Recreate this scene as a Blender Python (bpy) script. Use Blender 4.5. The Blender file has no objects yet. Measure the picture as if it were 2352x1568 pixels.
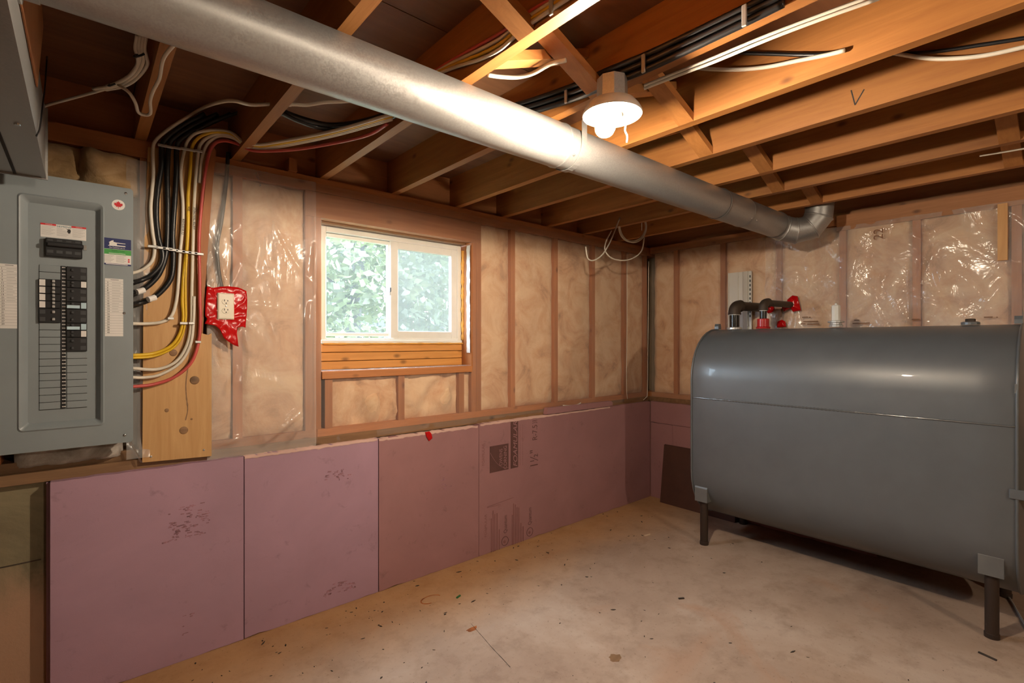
import bpy, math, random
from mathutils import Vector, Matrix, noise
random.seed(7)
scene = bpy.context.scene
COL = scene.collection

# ------------------------------------------------------------------ camera, sky, exposure
FPX = 1145.0; YAW = math.radians(49.2); CW, SW = math.cos(YAW), math.sin(YAW)
CAM = Vector((-3.677, -2.45, 1.321))
cam = bpy.data.objects.new('camera', bpy.data.cameras.new('camera')); COL.objects.link(cam)
cam.location = CAM
cam.rotation_euler = (math.radians(90), 0, YAW - math.radians(90))
cam.data.sensor_width = 36.0; cam.data.lens = 36.0 * FPX / 2352.0
cam.data.clip_start = 0.02; cam.data.clip_end = 200
scene.camera = cam

world = bpy.data.worlds.new('world'); scene.world = world; world.use_nodes = True
wn = world.node_tree.nodes; wl = world.node_tree.links
bg = wn.get('Background') or wn.new('ShaderNodeBackground')
bg.inputs['Color'].default_value = (0.64, 0.83, 1.0, 1.0)
bg.inputs['Strength'].default_value = 48.0

vs = scene.view_settings
scene.display_settings.display_device = 'sRGB'
vs.view_transform = 'Standard'; vs.look = 'None'; vs.gamma = 1.0; vs.use_curve_mapping = False
vs.exposure = 0.5
cy = scene.cycles
cy.use_adaptive_sampling = True; cy.adaptive_threshold = 0.06
cy.max_bounces = 6; cy.diffuse_bounces = 3; cy.glossy_bounces = 3; cy.transmission_bounces = 3; cy.transparent_max_bounces = 8
cy.caustics_reflective = False; cy.caustics_refractive = False; cy.sample_clamp_indirect = 6.0
BULB_EMIT = 1350.0          # main bulb
BULB2_EMIT = 1500.0         # bulb in the rest of the basement
BULB_COL = (1.0, 0.83, 0.63)
pl = bpy.data.lights.new('window_sky_portal', 'AREA'); pl.shape = 'RECTANGLE'; pl.size = 0.9; pl.size_y = 0.64
pl.cycles.is_portal = True
po = bpy.data.objects.new('window_sky_portal', pl); COL.objects.link(po)
po.location = (-2.303, 0.235, 1.615); po.rotation_euler = (math.radians(-90), 0, 0)

H_J = 2.13      # underside of the joists
JD = 0.184      # joist depth
SF = 0.04       # stud face behind the foam face (both walls)

# ------------------------------------------------------------------ pixel helpers (photo frame 2352 x 1568)
def ray(px, py):
    u = (px - 1176.0) / FPX; v = (py - 784.0) / FPX
    return Vector((CW + u * SW, SW - u * CW, -v))
def wy(px, py, y=0.0):
    r = ray(px, py); return CAM + r * ((y - CAM.y) / r.y)
def wx(px, py, x=0.0):
    r = ray(px, py); return CAM + r * ((x - CAM.x) / r.x)
def wz(px, py, z=0.0):
    r = ray(px, py); return CAM + r * ((z - CAM.z) / r.z)
def pt(t):
    px, py, k, v = t
    return {'x': wx, 'y': wy, 'z': wz}[k](px, py, v)
def path(pts):
    out = []; k = v = None
    for t in pts:
        if len(t) == 4: k, v = t[2], t[3]
        elif len(t) == 3: v = t[2]
        out.append(pt((t[0], t[1], k, v)))
    return out

# ------------------------------------------------------------------ mesh builder
class MB:
    def __init__(s): s.v = []; s.f = []
    def add(s, vs_, fs):
        n = len(s.v); s.v += [Vector(p) for p in vs_]; s.f += [tuple(i + n for i in q) for q in fs]; return s
    def box(s, x0, x1, y0, y1, z0, z1, bev=0.0):
        if x0 > x1: x0, x1 = x1, x0
        if y0 > y1: y0, y1 = y1, y0
        if z0 > z1: z0, z1 = z1, z0
        if bev <= 0:
            v = [(x, y, z) for x in (x0, x1) for y in (y0, y1) for z in (z0, z1)]
            return s.add(v, [(0, 1, 3, 2), (4, 6, 7, 5), (0, 4, 5, 1), (2, 3, 7, 6), (0, 2, 6, 4), (1, 5, 7, 3)])
        b = min(bev, (x1 - x0) * .45, (y1 - y0) * .45, (z1 - z0) * .45)
        return s.hull([p for sx in (0, 1) for sy in (0, 1) for sz in (0, 1)
                       for p in ((x1 if sx else x0, (y1 - b) if sy else (y0 + b), (z1 - b) if sz else (z0 + b)),
                                 ((x1 - b) if sx else (x0 + b), y1 if sy else y0, (z1 - b) if sz else (z0 + b)),
                                 ((x1 - b) if sx else (x0 + b), (y1 - b) if sy else (y0 + b), z1 if sz else z0))])
    def hull(s, pts):
        import bmesh
        bm = bmesh.new()
        for p in pts: bm.verts.new(p)
        bmesh.ops.convex_hull(bm, input=bm.verts)
        bmesh.ops.dissolve_limit(bm, angle_limit=0.02, verts=bm.verts, edges=bm.edges)
        bm.verts.index_update()
        s.add([v.co.copy() for v in bm.verts], [tuple(v.index for v in f.verts) for f in bm.faces]); bm.free(); return s
    def tube(s, pts, r, n=8, caps=True, flat=None):
        pts = [Vector(p) for p in pts]; m = len(pts); up = None; V = []; F = []
        for i, p in enumerate(pts):
            t = (pts[min(i + 1, m - 1)] - pts[max(i - 1, 0)]).normalized()
            if up is None:
                up = Vector((0, 0, 1)) if abs(t.z) < 0.9 else Vector((0, 1, 0))
            a = t.cross(up)
            if a.length < 1e-5: a = t.orthogonal()
            a.normalize(); up = a.cross(t).normalized()
            rr = r(i / max(1, m - 1)) if callable(r) else (r[i] if isinstance(r, (list, tuple)) else r)
            for k in range(n):
                q = 2 * math.pi * k / n
                V.append(p + a * (math.cos(q) * rr) + up * (math.sin(q) * rr))
        for i in range(m - 1):
            for k in range(n):
                k2 = (k + 1) % n
                F.append((i * n + k, (i + 1) * n + k, (i + 1) * n + k2, i * n + k2))
        if caps:
            F.append(tuple(range(n))); F.append(tuple((m - 1) * n + k for k in reversed(range(n))))
        return s.add(V, F)
    def lathe(s, prof, o, axis=(0, 0, 1), n=24):
        ax = Vector(axis).normalized(); a = ax.orthogonal().normalized(); b = ax.cross(a); o = Vector(o); V = []; F = []
        for (r, h) in prof:
            for k in range(n):
                q = 2 * math.pi * k / n
                V.append(o + ax * h + a * (math.cos(q) * r) + b * (math.sin(q) * r))
        for i in range(len(prof) - 1):
            for k in range(n):
                k2 = (k + 1) % n
                F.append((i * n + k, i * n + k2, (i + 1) * n + k2, (i + 1) * n + k))
        if prof[0][0] > 1e-4: F.append(tuple(reversed(range(n))))
        if prof[-1][0] > 1e-4: F.append(tuple((len(prof) - 1) * n + k for k in range(n)))
        return s.add(V, F)
    def prism(s, poly, ext):
        poly = [Vector(p) for p in poly]; e = Vector(ext); n = len(poly)
        F = [tuple(range(n)), tuple(n + i for i in reversed(range(n)))]
        for i in range(n): F.append((i, i + n, (i + 1) % n + n, (i + 1) % n))
        return s.add(poly + [p + e for p in poly], F)
    def bar(s, a, b, w, h, up=(0, 0, 1)):
        a = Vector(a); b = Vector(b); t = (b - a).normalized(); u = Vector(up); sd = t.cross(u).normalized(); u = sd.cross(t)
        P = [a + sd * (w / 2 * i) + u * (h / 2 * j) for i, j in ((-1, -1), (1, -1), (1, 1), (-1, 1))]
        return s.prism(P, b - a)
    def grid(s, fn, nu, nv, skip=None):
        V = [fn(i / nu, j / nv) for j in range(nv + 1) for i in range(nu + 1)]; F = []
        for j in range(nv):
            for i in range(nu):
                if skip and skip((i + .5) / nu, (j + .5) / nv): continue
                q = j * (nu + 1) + i; F.append((q, q + 1, q + nu + 2, q + nu + 1))
        return s.add(V, F)

WLOC = {}
def wloc(o): return WLOC.get(o.name, Vector((0, 0, 0)))
def build(name, mb, mat, parent=None, smooth=False, loc=None, angle=None, recalc=True):
    import bmesh
    me = bpy.data.meshes.new(name)
    if parent is None:
        if loc is None:
            xs = [p.x for p in mb.v]; ys = [p.y for p in mb.v]; zs = [p.z for p in mb.v]
            loc = Vector(((min(xs) + max(xs)) / 2, (min(ys) + max(ys)) / 2, min(zs)))
        loc = Vector(loc); off = loc
    else:
        off = wloc(parent)
    me.from_pydata([tuple(p - off) for p in mb.v], [], mb.f)
    if recalc:
        bm = bmesh.new(); bm.from_mesh(me); bmesh.ops.recalc_face_normals(bm, faces=bm.faces); bm.to_mesh(me); bm.free()
    me.materials.append(mat); me.update()
    if smooth:
        me.polygons.foreach_set('use_smooth', [True] * len(me.polygons))
        if angle:
            try: me.set_sharp_from_angle(angle=math.radians(angle))
            except Exception: pass
    o = bpy.data.objects.new(name, me); COL.objects.link(o)
    if parent is None:
        o.location = loc; WLOC[o.name] = loc.copy()
    else:
        o.parent = parent; WLOC[o.name] = off.copy()
    return o
def tag(o, label, cat, group=None, kind=None):
    if label: o['label'] = label
    if cat: o['category'] = cat
    if group: o['group'] = group
    if kind: o['kind'] = kind
    return o
def thing(name, loc, label, cat, group=None):
    o = bpy.data.objects.new(name, None); COL.objects.link(o); o.location = Vector(loc); o.empty_display_size = 0.1
    WLOC[o.name] = Vector(loc); return tag(o, label, cat, group)
def struct(name, mb, mat, **k):
    o = build(name, mb, mat, **k); o['kind'] = 'structure'; return o
def smoothpath(pts, n=6):
    pts = [Vector(p) for p in pts]
    if len(pts) < 3: return pts
    P = [2 * pts[0] - pts[1]] + pts + [2 * pts[-1] - pts[-2]]; out = []
    for i in range(1, len(P) - 2):
        p0, p1, p2, p3 = P[i - 1], P[i], P[i + 1], P[i + 2]
        for k in range(n):
            t = k / n
            out.append(0.5 * ((2 * p1) + (p2 - p0) * t + (2 * p0 - 5 * p1 + 4 * p2 - p3) * t * t + (3 * p1 - p0 - 3 * p2 + p3) * t ** 3))
    out.append(pts[-1]); return out
def fb(x, y, z=0.0, oct=4): return noise.fractal((x, y, z), 1.0, 2.0, oct)

# ------------------------------------------------------------------ materials
def newmat(name):
    m = bpy.data.materials.new(name); m.use_nodes = True; nt = m.node_tree
    return m, nt, nt.nodes, nt.links, nt.nodes['Principled BSDF']
def c4(c): return (c[0], c[1], c[2], 1.0)
def coords(N, L, scale=(1, 1, 1), rnd=True):
    tc = N.new('ShaderNodeTexCoord'); mp = N.new('ShaderNodeMapping'); mp.inputs['Scale'].default_value = scale
    L.new(tc.outputs['Object'], mp.inputs['Vector'])
    if rnd:
        oi = N.new('ShaderNodeObjectInfo'); mu = N.new('ShaderNodeMath'); mu.operation = 'MULTIPLY'; mu.inputs[1].default_value = 37.0
        L.new(oi.outputs['Random'], mu.inputs[0]); L.new(mu.outputs[0], mp.inputs['Location'])
    return mp.outputs['Vector']
def ramp(N, stops):
    r = N.new('ShaderNodeValToRGB'); e = r.color_ramp.elements
    while len(e) < len(stops): e.new(0.5)
    for i, (p, c) in enumerate(stops): e[i].position = p; e[i].color = c4(c)
    return r
def noisen(N, L, vec, scale, detail=5, rough=.55, dist=0.0):
    n = N.new('ShaderNodeTexNoise'); n.inputs['Scale'].default_value = scale; n.inputs['Detail'].default_value = detail
    n.inputs['Roughness'].default_value = rough; n.inputs['Distortion'].default_value = dist
    L.new(vec, n.inputs['Vector']); return n
def bump(N, L, h, bsdf, strength=.2, dist=.01):
    b = N.new('ShaderNodeBump'); b.inputs['Strength'].default_value = strength; b.inputs['Distance'].default_value = dist
    L.new(h, b.inputs['Height']); L.new(b.outputs['Normal'], bsdf.inputs['Normal'])
def mixc(N, L, fac, a, b, mode='MIX'):
    m = N.new('ShaderNodeMix'); m.data_type = 'RGBA'; m.blend_type = mode
    ins = {i.identifier: i for i in m.inputs}
    for key, val in (('Factor_Float', fac), ('A_Color', a), ('B_Color', b)):
        if isinstance(val, (int, float)): ins[key].default_value = val
        elif isinstance(val, (tuple, list)): ins[key].default_value = c4(val)
        else: L.new(val, ins[key])
    return [o for o in m.outputs if o.identifier == 'Result_Color'][0]
def plain(name, col, rough=.5, metal=0.0, var=.12, vscale=8.0, coat=0.0, bmp=0.0, bscale=200.0, spec=.5):
    m, nt, N, L, b = newmat(name); vec = coords(N, L)
    n = noisen(N, L, vec, vscale)
    r = ramp(N, [(.3, [c * (1 - var) for c in col]), (.7, [min(1, c * (1 + var)) for c in col])])
    L.new(n.outputs['Fac'], r.inputs['Fac']); L.new(r.outputs['Color'], b.inputs['Base Color'])
    b.inputs['Roughness'].default_value = rough; b.inputs['Metallic'].default_value = metal
    b.inputs['Specular IOR Level'].default_value = spec
    if coat: b.inputs['Coat Weight'].default_value = coat
    if bmp:
        n2 = noisen(N, L, vec, bscale, 2); bump(N, L, n2.outputs['Fac'], b, bmp, .002)
    return m
def wood(name, light, dark, axis='z', knots=True, rough=.6, grain=1.0, bmp=.25):
    m, nt, N, L, b = newmat(name)
    k = 14.0; sc = {'x': (1, k, k), 'y': (k, 1, k), 'z': (k, k, 1)}[axis]
    vec = coords(N, L, sc); vec2 = coords(N, L, {'x': (5, .03, 9), 'y': (.03, 5, 9), 'z': (9, .03, 5)}[axis])
    n1 = noisen(N, L, vec, 3.0 * grain, 6, .6, .6); n2 = noisen(N, L, vec2, .35, 3)
    r = ramp(N, [(.25, dark), (.5, [(a + c) / 2 for a, c in zip(light, dark)]), (.75, light)])
    L.new(n1.outputs['Fac'], r.inputs['Fac'])
    col = mixc(N, L, .35, r.outputs['Color'], mixc(N, L, n2.outputs['Fac'], dark, light))
    if knots:
        v = N.new('ShaderNodeTexVoronoi'); v.inputs['Scale'].default_value = 1.0; L.new(vec2, v.inputs['Vector'])
        mr = N.new('ShaderNodeMapRange'); mr.inputs['From Min'].default_value = .04; mr.inputs['From Max'].default_value = .14
        mr.inputs['To Min'].default_value = .85; mr.inputs['To Max'].default_value = 0.0
        L.new(v.outputs['Distance'], mr.inputs['Value'])
        col = mixc(N, L, mr.outputs['Result'], col, [d * .42 for d in dark])
    oi = N.new('ShaderNodeObjectInfo'); mr2 = N.new('ShaderNodeMapRange'); mr2.inputs['To Min'].default_value = .82; mr2.inputs['To Max'].default_value = 1.15
    L.new(oi.outputs['Random'], mr2.inputs['Value'])
    hs = N.new('ShaderNodeHueSaturation'); L.new(mr2.outputs['Result'], hs.inputs['Value']); L.new(col, hs.inputs['Color'])
    L.new(hs.outputs['Color'], b.inputs['Base Color']); b.inputs['Roughness'].default_value = rough
    bump(N, L, n1.outputs['Fac'], b, bmp, .004); return m
def emis(name, col, strength):
    m, nt, N, L, b = newmat(name); b.inputs['Base Color'].default_value = c4((.9, .9, .9))
    b.inputs['Emission Color'].default_value = c4(col); b.inputs['Emission Strength'].default_value = strength; return m
def clearfilm(name, fac, tint, rough, white=(.95, .93, .9), bmp=0.0, bscale=6.0, streak=None):
    m, nt, N, L, b = newmat(name); out = N['Material Output']
    b.inputs['Base Color'].default_value = c4(white); b.inputs['Roughness'].default_value = rough
    b.inputs['Specular IOR Level'].default_value = 1.0
    tr = N.new('ShaderNodeBsdfTransparent'); tr.inputs['Color'].default_value = c4(tint)
    mx = N.new('ShaderNodeMixShader'); lw = N.new('ShaderNodeLayerWeight'); lw.inputs['Blend'].default_value = .25
    vec = coords(N, L, streak or (1, 1, 1))
    n = noisen(N, L, vec, bscale, 4, .55, .8)
    mr = N.new('ShaderNodeMapRange'); mr.inputs['From Min'].default_value = .3; mr.inputs['From Max'].default_value = .75
    mr.inputs['To Min'].default_value = fac * .75; mr.inputs['To Max'].default_value = fac * 1.3
    L.new(n.outputs['Fac'], mr.inputs['Value'])
    ad = N.new('ShaderNodeMath'); ad.operation = 'MULTIPLY_ADD'; ad.inputs[1].default_value = .35
    L.new(lw.outputs['Fresnel'], ad.inputs[0]); L.new(mr.outputs['Result'], ad.inputs[2])
    L.new(ad.outputs[0], mx.inputs['Fac']); L.new(tr.outputs[0], mx.inputs[1]); L.new(b.outputs[0], mx.inputs[2]); L.new(mx.outputs[0], out.inputs['Surface'])
    if bmp: bump(N, L, n.outputs['Fac'], b, bmp, .03)
    return m

M = {}
JL, JDK = (.46, .195, .048), (.25, .085, .018)
M['joist'] = wood('joist_wood', JL, JDK, 'y'); M['stud'] = wood('stud_wood', (.54, .22, .075), (.34, .115, .035), 'z')
M['plate'] = wood('plate_wood', (.54, .22, .075), (.33, .115, .035), 'x'); M['platey'] = wood('plate_wood_back', (.46, .21, .085), (.28, .11, .04), 'y')
M['bridge'] = wood('bridging_wood', (.52, .23, .065), (.30, .11, .026), 'x', knots=False)
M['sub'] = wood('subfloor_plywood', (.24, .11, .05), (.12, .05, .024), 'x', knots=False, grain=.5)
M['ply'] = wood('plywood_board', (.66, .40, .17), (.46, .23, .075), 'z', rough=.55)
M['sill'] = wood('sill_wood', (.34, .19, .09), (.16, .08, .035), 'x')
M['plank'] = wood('plank_wood', (.72, .34, .085), (.48, .19, .04), 'x')
M['fresh'] = wood('fresh_stud', (.66, .38, .16), (.50, .25, .085), 'z')

def concrete_floor():
    m, nt, N, L, b = newmat('concrete_floor'); vec = coords(N, L, rnd=False)
    n1 = noisen(N, L, vec, 1.1, 7, .62, .4); n2 = noisen(N, L, vec, 7.0, 8, .7); n3 = noisen(N, L, vec, 60.0, 4, .7)
    r1 = ramp(N, [(.30, (.32, .215, .155)), (.50, (.43, .31, .23)), (.68, (.53, .415, .33))]); L.new(n1.outputs['Fac'], r1.inputs['Fac'])
    r2 = ramp(N, [(.28, (.45, .38, .33)), (.5, (1, 1, 1)), (.8, (1.0, 1.0, 1.0))]); L.new(n2.outputs['Fac'], r2.inputs['Fac'])
    col = mixc(N, L, .45, r1.outputs['Color'], r2.outputs['Color'], 'MULTIPLY')
    # sandy orange dust that has settled along the foot of the foam boards
    sx = N.new('ShaderNodeSeparateXYZ'); tc = N.new('ShaderNodeTexCoord'); L.new(tc.outputs['Object'], sx.inputs[0])
    ad = N.new('ShaderNodeMath'); ad.operation = 'MULTIPLY_ADD'; ad.inputs[1].default_value = .9; L.new(n1.outputs['Fac'], ad.inputs[0]); L.new(sx.outputs['Y'], ad.inputs[2])
    mr = N.new('ShaderNodeMapRange'); mr.inputs['From Min'].default_value = -.16; mr.inputs['From Max'].default_value = .34; mr.inputs['To Max'].default_value = .85
    L.new(ad.outputs[0], mr.inputs['Value'])
    col = mixc(N, L, mr.outputs['Result'], col, mixc(N, L, n2.outputs['Fac'], (.34, .15, .05), (.58, .34, .15)))
    # scattered rusty blotches
    n4 = noisen(N, L, vec, 1.7, 5, .6, 1.0); mr4 = N.new('ShaderNodeMapRange'); mr4.inputs['From Min'].default_value = .60; mr4.inputs['From Max'].default_value = .75; mr4.inputs['To Max'].default_value = .45
    L.new(n4.outputs['Fac'], mr4.inputs['Value']); col = mixc(N, L, mr4.outputs['Result'], col, (.42, .20, .10))
    r3 = ramp(N, [(.28, (.55, .5, .45)), (.40, (1, 1, 1))]); L.new(n3.outputs['Fac'], r3.inputs['Fac'])
    col = mixc(N, L, .8, col, r3.outputs['Color'], 'MULTIPLY')
    L.new(col, b.inputs['Base Color']); b.inputs['Roughness'].default_value = .82; b.inputs['Specular IOR Level'].default_value = .25
    bump(N, L, n2.outputs['Fac'], b, .25, .01); return m
M['floor'] = concrete_floor()
def concrete_wall():
    m, nt, N, L, b = newmat('concrete_wall'); vec = coords(N, L, rnd=False)
    n1 = noisen(N, L, vec, 3.0, 7, .65, .6); n2 = noisen(N, L, vec, 40, 5, .7)
    r = ramp(N, [(.3, (.13, .10, .06)), (.5, (.24, .20, .12)), (.7, (.36, .29, .19))]); L.new(n1.outputs['Fac'], r.inputs['Fac'])
    sx = N.new('ShaderNodeSeparateXYZ'); tc = N.new('ShaderNodeTexCoord'); L.new(tc.outputs['Object'], sx.inputs[0])
    ad = N.new('ShaderNodeMath'); ad.operation = 'MULTIPLY_ADD'; ad.inputs[1].default_value = -.5; L.new(n1.outputs['Fac'], ad.inputs[0]); L.new(sx.outputs['Z'], ad.inputs[2])
    mr = N.new('ShaderNodeMapRange'); mr.inputs['From Min'].default_value = .12; mr.inputs['From Max'].default_value = .30; mr.inputs['To Min'].default_value = 1; mr.inputs['To Max'].default_value = 0
    L.new(ad.outputs[0], mr.inputs['Value'])
    col = mixc(N, L, mr.outputs['Result'], r.outputs['Color'], (.42, .25, .16))
    L.new(col, b.inputs['Base Color']); b.inputs['Roughness'].default_value = .9; bump(N, L, n2.outputs['Fac'], b, .5, .004); return m
M['concrete'] = concrete_wall()
def foam_mat(name, col, dirt):
    m, nt, N, L, b = newmat(name); vec = coords(N, L)
    n1 = noisen(N, L, vec, 2.2, 5, .6, .5); n2 = noisen(N, L, vec, 14, 6, .7, .3)
    r = ramp(N, [(.35, [c * .86 for c in col]), (.65, col)]); L.new(n1.outputs['Fac'], r.inputs['Fac'])
    mr = N.new('ShaderNodeMapRange'); mr.inputs['From Min'].default_value = .60; mr.inputs['From Max'].default_value = .78; mr.inputs['To Max'].default_value = dirt
    L.new(n2.outputs['Fac'], mr.inputs['Value'])
    L.new(mixc(N, L, mr.outputs['Result'], r.outputs['Color'], (.12, .065, .07)), b.inputs['Base Color'])
    b.inputs['Roughness'].default_value = .55; b.inputs['Specular IOR Level'].default_value = .35
    n3 = noisen(N, L, vec, 350, 2); bump(N, L, n3.outputs['Fac'], b, .12, .002); return m
M['foam'] = foam_mat('pink_foam_cool_lit', (.44, .265, .345), .45); M['foamr'] = foam_mat('pink_foam_warm_lit', (.37, .19, .195), .5); M['foamedge'] = plain('foam_cut_edge', (.62, .40, .34), .8)  # same foam twice: bluish daylight cast and warmer cast put into the base colours
def batt_mat(name, a, c):
    m, nt, N, L, b = newmat(name); vec = coords(N, L)
    n1 = noisen(N, L, vec, 5.0, 6, .65, .8); n2 = noisen(N, L, vec, 45, 5, .7)
    r = ramp(N, [(.28, [x * .62 for x in c]), (.42, c), (.62, a)]); L.new(n1.outputs['Fac'], r.inputs['Fac'])
    col = mixc(N, L, .25, r.outputs['Color'], n2.outputs['Color'], 'OVERLAY')
    L.new(r.outputs['Color'], b.inputs['Base Color']); b.inputs['Roughness'].default_value = .95; b.inputs['Specular IOR Level'].default_value = .1
    b.inputs['Sheen Weight'].default_value = .15
    bump(N, L, n2.outputs['Fac'], b, .6, .006); return m
M['batt'] = batt_mat('pink_batt', (.80, .58, .38), (.68, .42, .25)); M['battgrey'] = batt_mat('grey_batt', (.50, .46, .42), (.30, .25, .2)); M['batttan'] = batt_mat('tan_batt', (.60, .42, .24), (.40, .25, .12))
M['film'] = clearfilm('clear_film', .08, (.97, .95, .93), .28, bscale=4.0)
M['filmw'] = clearfilm('wrinkled_film', .23, (.96, .95, .94), .17, bscale=5.0, bmp=.5, streak=(1, 1, .45))
M['filmb'] = clearfilm('wrinkled_film_back', .20, (.96, .94, .92), .15, bscale=5.0, bmp=.5)
def galv():
    m, nt, N, L, b = newmat('galvanised_steel'); vec = coords(N, L)
    v = N.new('ShaderNodeTexVoronoi'); v.inputs['Scale'].default_value = 260; L.new(vec, v.inputs['Vector'])
    n = noisen(N, L, vec, 5, 5)
    r = ramp(N, [(.2, (.33, .33, .325)), (.8, (.44, .44, .43))]); L.new(v.outputs['Color'], r.inputs['Fac'])
    col = mixc(N, L, n.outputs['Fac'], r.outputs['Color'], (.38, .37, .355)); L.new(col, b.inputs['Base Color'])
    b.inputs['Metallic'].default_value = .8
    mr = N.new('ShaderNodeMapRange'); mr.inputs['To Min'].default_value = .36; mr.inputs['To Max'].default_value = .52; L.new(v.outputs['Color'], mr.inputs['Value'])
    L.new(mr.outputs['Result'], b.inputs['Roughness']); bump(N, L, n.outputs['Fac'], b, .05, .01); return m
M['galv'] = galv()
M['panel'] = plain('panel_grey_paint', (.25, .285, .30), .38, var=.05, bmp=.06, bscale=500)
M['tank'] = plain('tank_grey_paint', (.100, .108, .113), .40, var=.06, spec=.7, coat=.12, bmp=.05, bscale=400)
M['bracket'] = plain('bracket_grey', (.13, .13, .125), .4)
M['weld'] = plain('weld_bead', (.16, .165, .165), .16, .4, coat=.5)
M['legdark'] = plain('dark_leg_steel', (.045, .028, .02), .5, .3)
M['blackpipe'] = plain('black_iron', (.055, .038, .026), .55, .3)
M['pipe_shiny'] = plain('black_iron_oiled', (.02, .018, .016), .2, .2)
M['white'] = plain('white_plastic', (.80, .78, .73), .35, var=.04); M['vinyl'] = plain('white_vinyl', (.82, .80, .74), .4, var=.05)
M['ivory'] = plain('ivory_plastic', (.74, .66, .52), .3, var=.03); M['black'] = plain('black_plastic', (.012, .012, .014), .4)
M['slot'] = plain('dark_slot', (.01, .008, .007), .8); M['dgrey'] = plain('dark_grey_plastic', (.05, .052, .056), .45)
M['paper'] = plain('white_paper', (.78, .75, .72), .7, var=.05); M['paperblue'] = plain('pale_blue_paper', (.50, .66, .74), .7)
M['ink'] = plain('black_ink', (.03, .03, .03), .8); M['greyink'] = plain('grey_ink', (.38, .37, .36), .8); M['foamink'] = plain('foam_print', (.115, .05, .045), .8); M['foamink2'] = plain('foam_print_faint', (.24, .105, .10), .8)
M['tealink'] = plain('teal_ink', (.02, .16, .22), .7)
M['red'] = plain('red_tape', (.50, .006, .007), .16, var=.15, spec=.3, bmp=.15, bscale=30); M['redlabel'] = plain('red_print', (.62, .02, .03), .6)
M['navy'] = plain('navy_print', (.012, .02, .11), .55); M['green'] = plain('green_print', (.06, .33, .07), .6); M['dgreen'] = plain('dark_green_print', (.02, .13, .03), .6)
M['cwhite'] = plain('white_cable', (.70, .64, .54), .45, var=.08); M['cblack'] = plain('black_cable', (.012, .012, .013), .35); M['cyellow'] = plain('yellow_cable', (.72, .45, .02), .4); M['cred'] = plain('red_cable', (.55, .085, .075), .4)
M['chrome'] = plain('bright_metal', (.6, .6, .58), .25, .9); M['staple'] = plain('cable_staple', (.55, .55, .53), .35, .5)
M['pushfoam'] = plain('spray_foam', (.70, .34, .06), .6, var=.2, vscale=20, bmp=.5, bscale=40)
M['brownboard'] = plain('brown_board', (.075, .03, .02), .6); M['whitemetal'] = plain('white_painted_metal', (.60, .57, .50), .4, var=.04)
M['redfit'] = plain('red_fitting', (.45, .02, .02), .3); M['ptape'] = plain('thread_tape', (.8, .78, .74), .5)
M['clearpl'] = plain('clear_gauge', (.75, .74, .68), .12, coat=.5); M['pearl'] = plain('porcelain', (.62, .60, .56), .3)
M['bulb'] = emis('lit_bulb', BULB_COL, BULB_EMIT); M['bulb2'] = emis('lit_bulb_second', BULB_COL, BULB2_EMIT)
M['bark'] = plain('bark', (.025, .022, .018), .9, var=.3); M['leaf'] = None
M['grass'] = plain('grass_ground', (.045, .06, .025), .95, var=.4); M['fence'] = plain('grey_fence_wood', (.085, .085, .08), .8, var=.2)
M['dust'] = plain('debris', (.05, .035, .025), .9, var=.5); M['palechip'] = plain('pale_wood_chip', (.62, .48, .33), .8)
M['siding'] = plain('wall_sheathing', (.25, .17, .10), .8)
def leafmat():
    m, nt, N, L, b = newmat('leaf'); vec = coords(N, L); n = noisen(N, L, vec, 1.3, 4)
    r = ramp(N, [(.3, (.035, .043, .014)), (.5, (.07, .082, .030)), (.72, (.14, .145, .07))]); L.new(n.outputs['Fac'], r.inputs['Fac'])
    L.new(r.outputs['Color'], b.inputs['Base Color']); b.inputs['Roughness'].default_value = .5
    tl = N.new('ShaderNodeBsdfTranslucent'); L.new(r.outputs['Color'], tl.inputs['Color']); mx = N.new('ShaderNodeMixShader'); mx.inputs[0].default_value = .4
    L.new(b.outputs[0], mx.inputs[1]); L.new(tl.outputs[0], mx.inputs[2]); L.new(mx.outputs[0], N['Material Output'].inputs['Surface']); return m
M['leaf'] = leafmat()
def glassmat(name, fac, haze, hcol=(.8, .85, .85)):
    m, nt, N, L, b = newmat(name); out = N['Material Output']; tr = N.new('ShaderNodeBsdfTransparent')
    gl = N.new('ShaderNodeBsdfGlossy'); gl.inputs['Roughness'].default_value = .02; df = N.new('ShaderNodeBsdfTranslucent'); df.inputs['Color'].default_value = c4(hcol)
    m1 = N.new('ShaderNodeMixShader'); m1.inputs[0].default_value = haze; m2 = N.new('ShaderNodeMixShader'); m2.inputs[0].default_value = fac
    vec = coords(N, L); n = noisen(N, L, vec, 3, 4); mr = N.new('ShaderNodeMapRange'); mr.inputs['To Min'].default_value = haze * .6; mr.inputs['To Max'].default_value = haze * 1.4; L.new(n.outputs['Fac'], mr.inputs['Value']); L.new(mr.outputs['Result'], m1.inputs[0])
    L.new(tr.outputs[0], m1.inputs[1]); L.new(df.outputs[0], m1.inputs[2]); L.new(m1.outputs[0], m2.inputs[1]); L.new(gl.outputs[0], m2.inputs[2]); L.new(m2.outputs[0], out.inputs['Surface']); return m
M['glass'] = glassmat('window_glass', .04, .12, (.10, .095, .085)); M['screen'] = glassmat('insect_screen', .01, .40, (.065, .060, .052))

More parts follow.
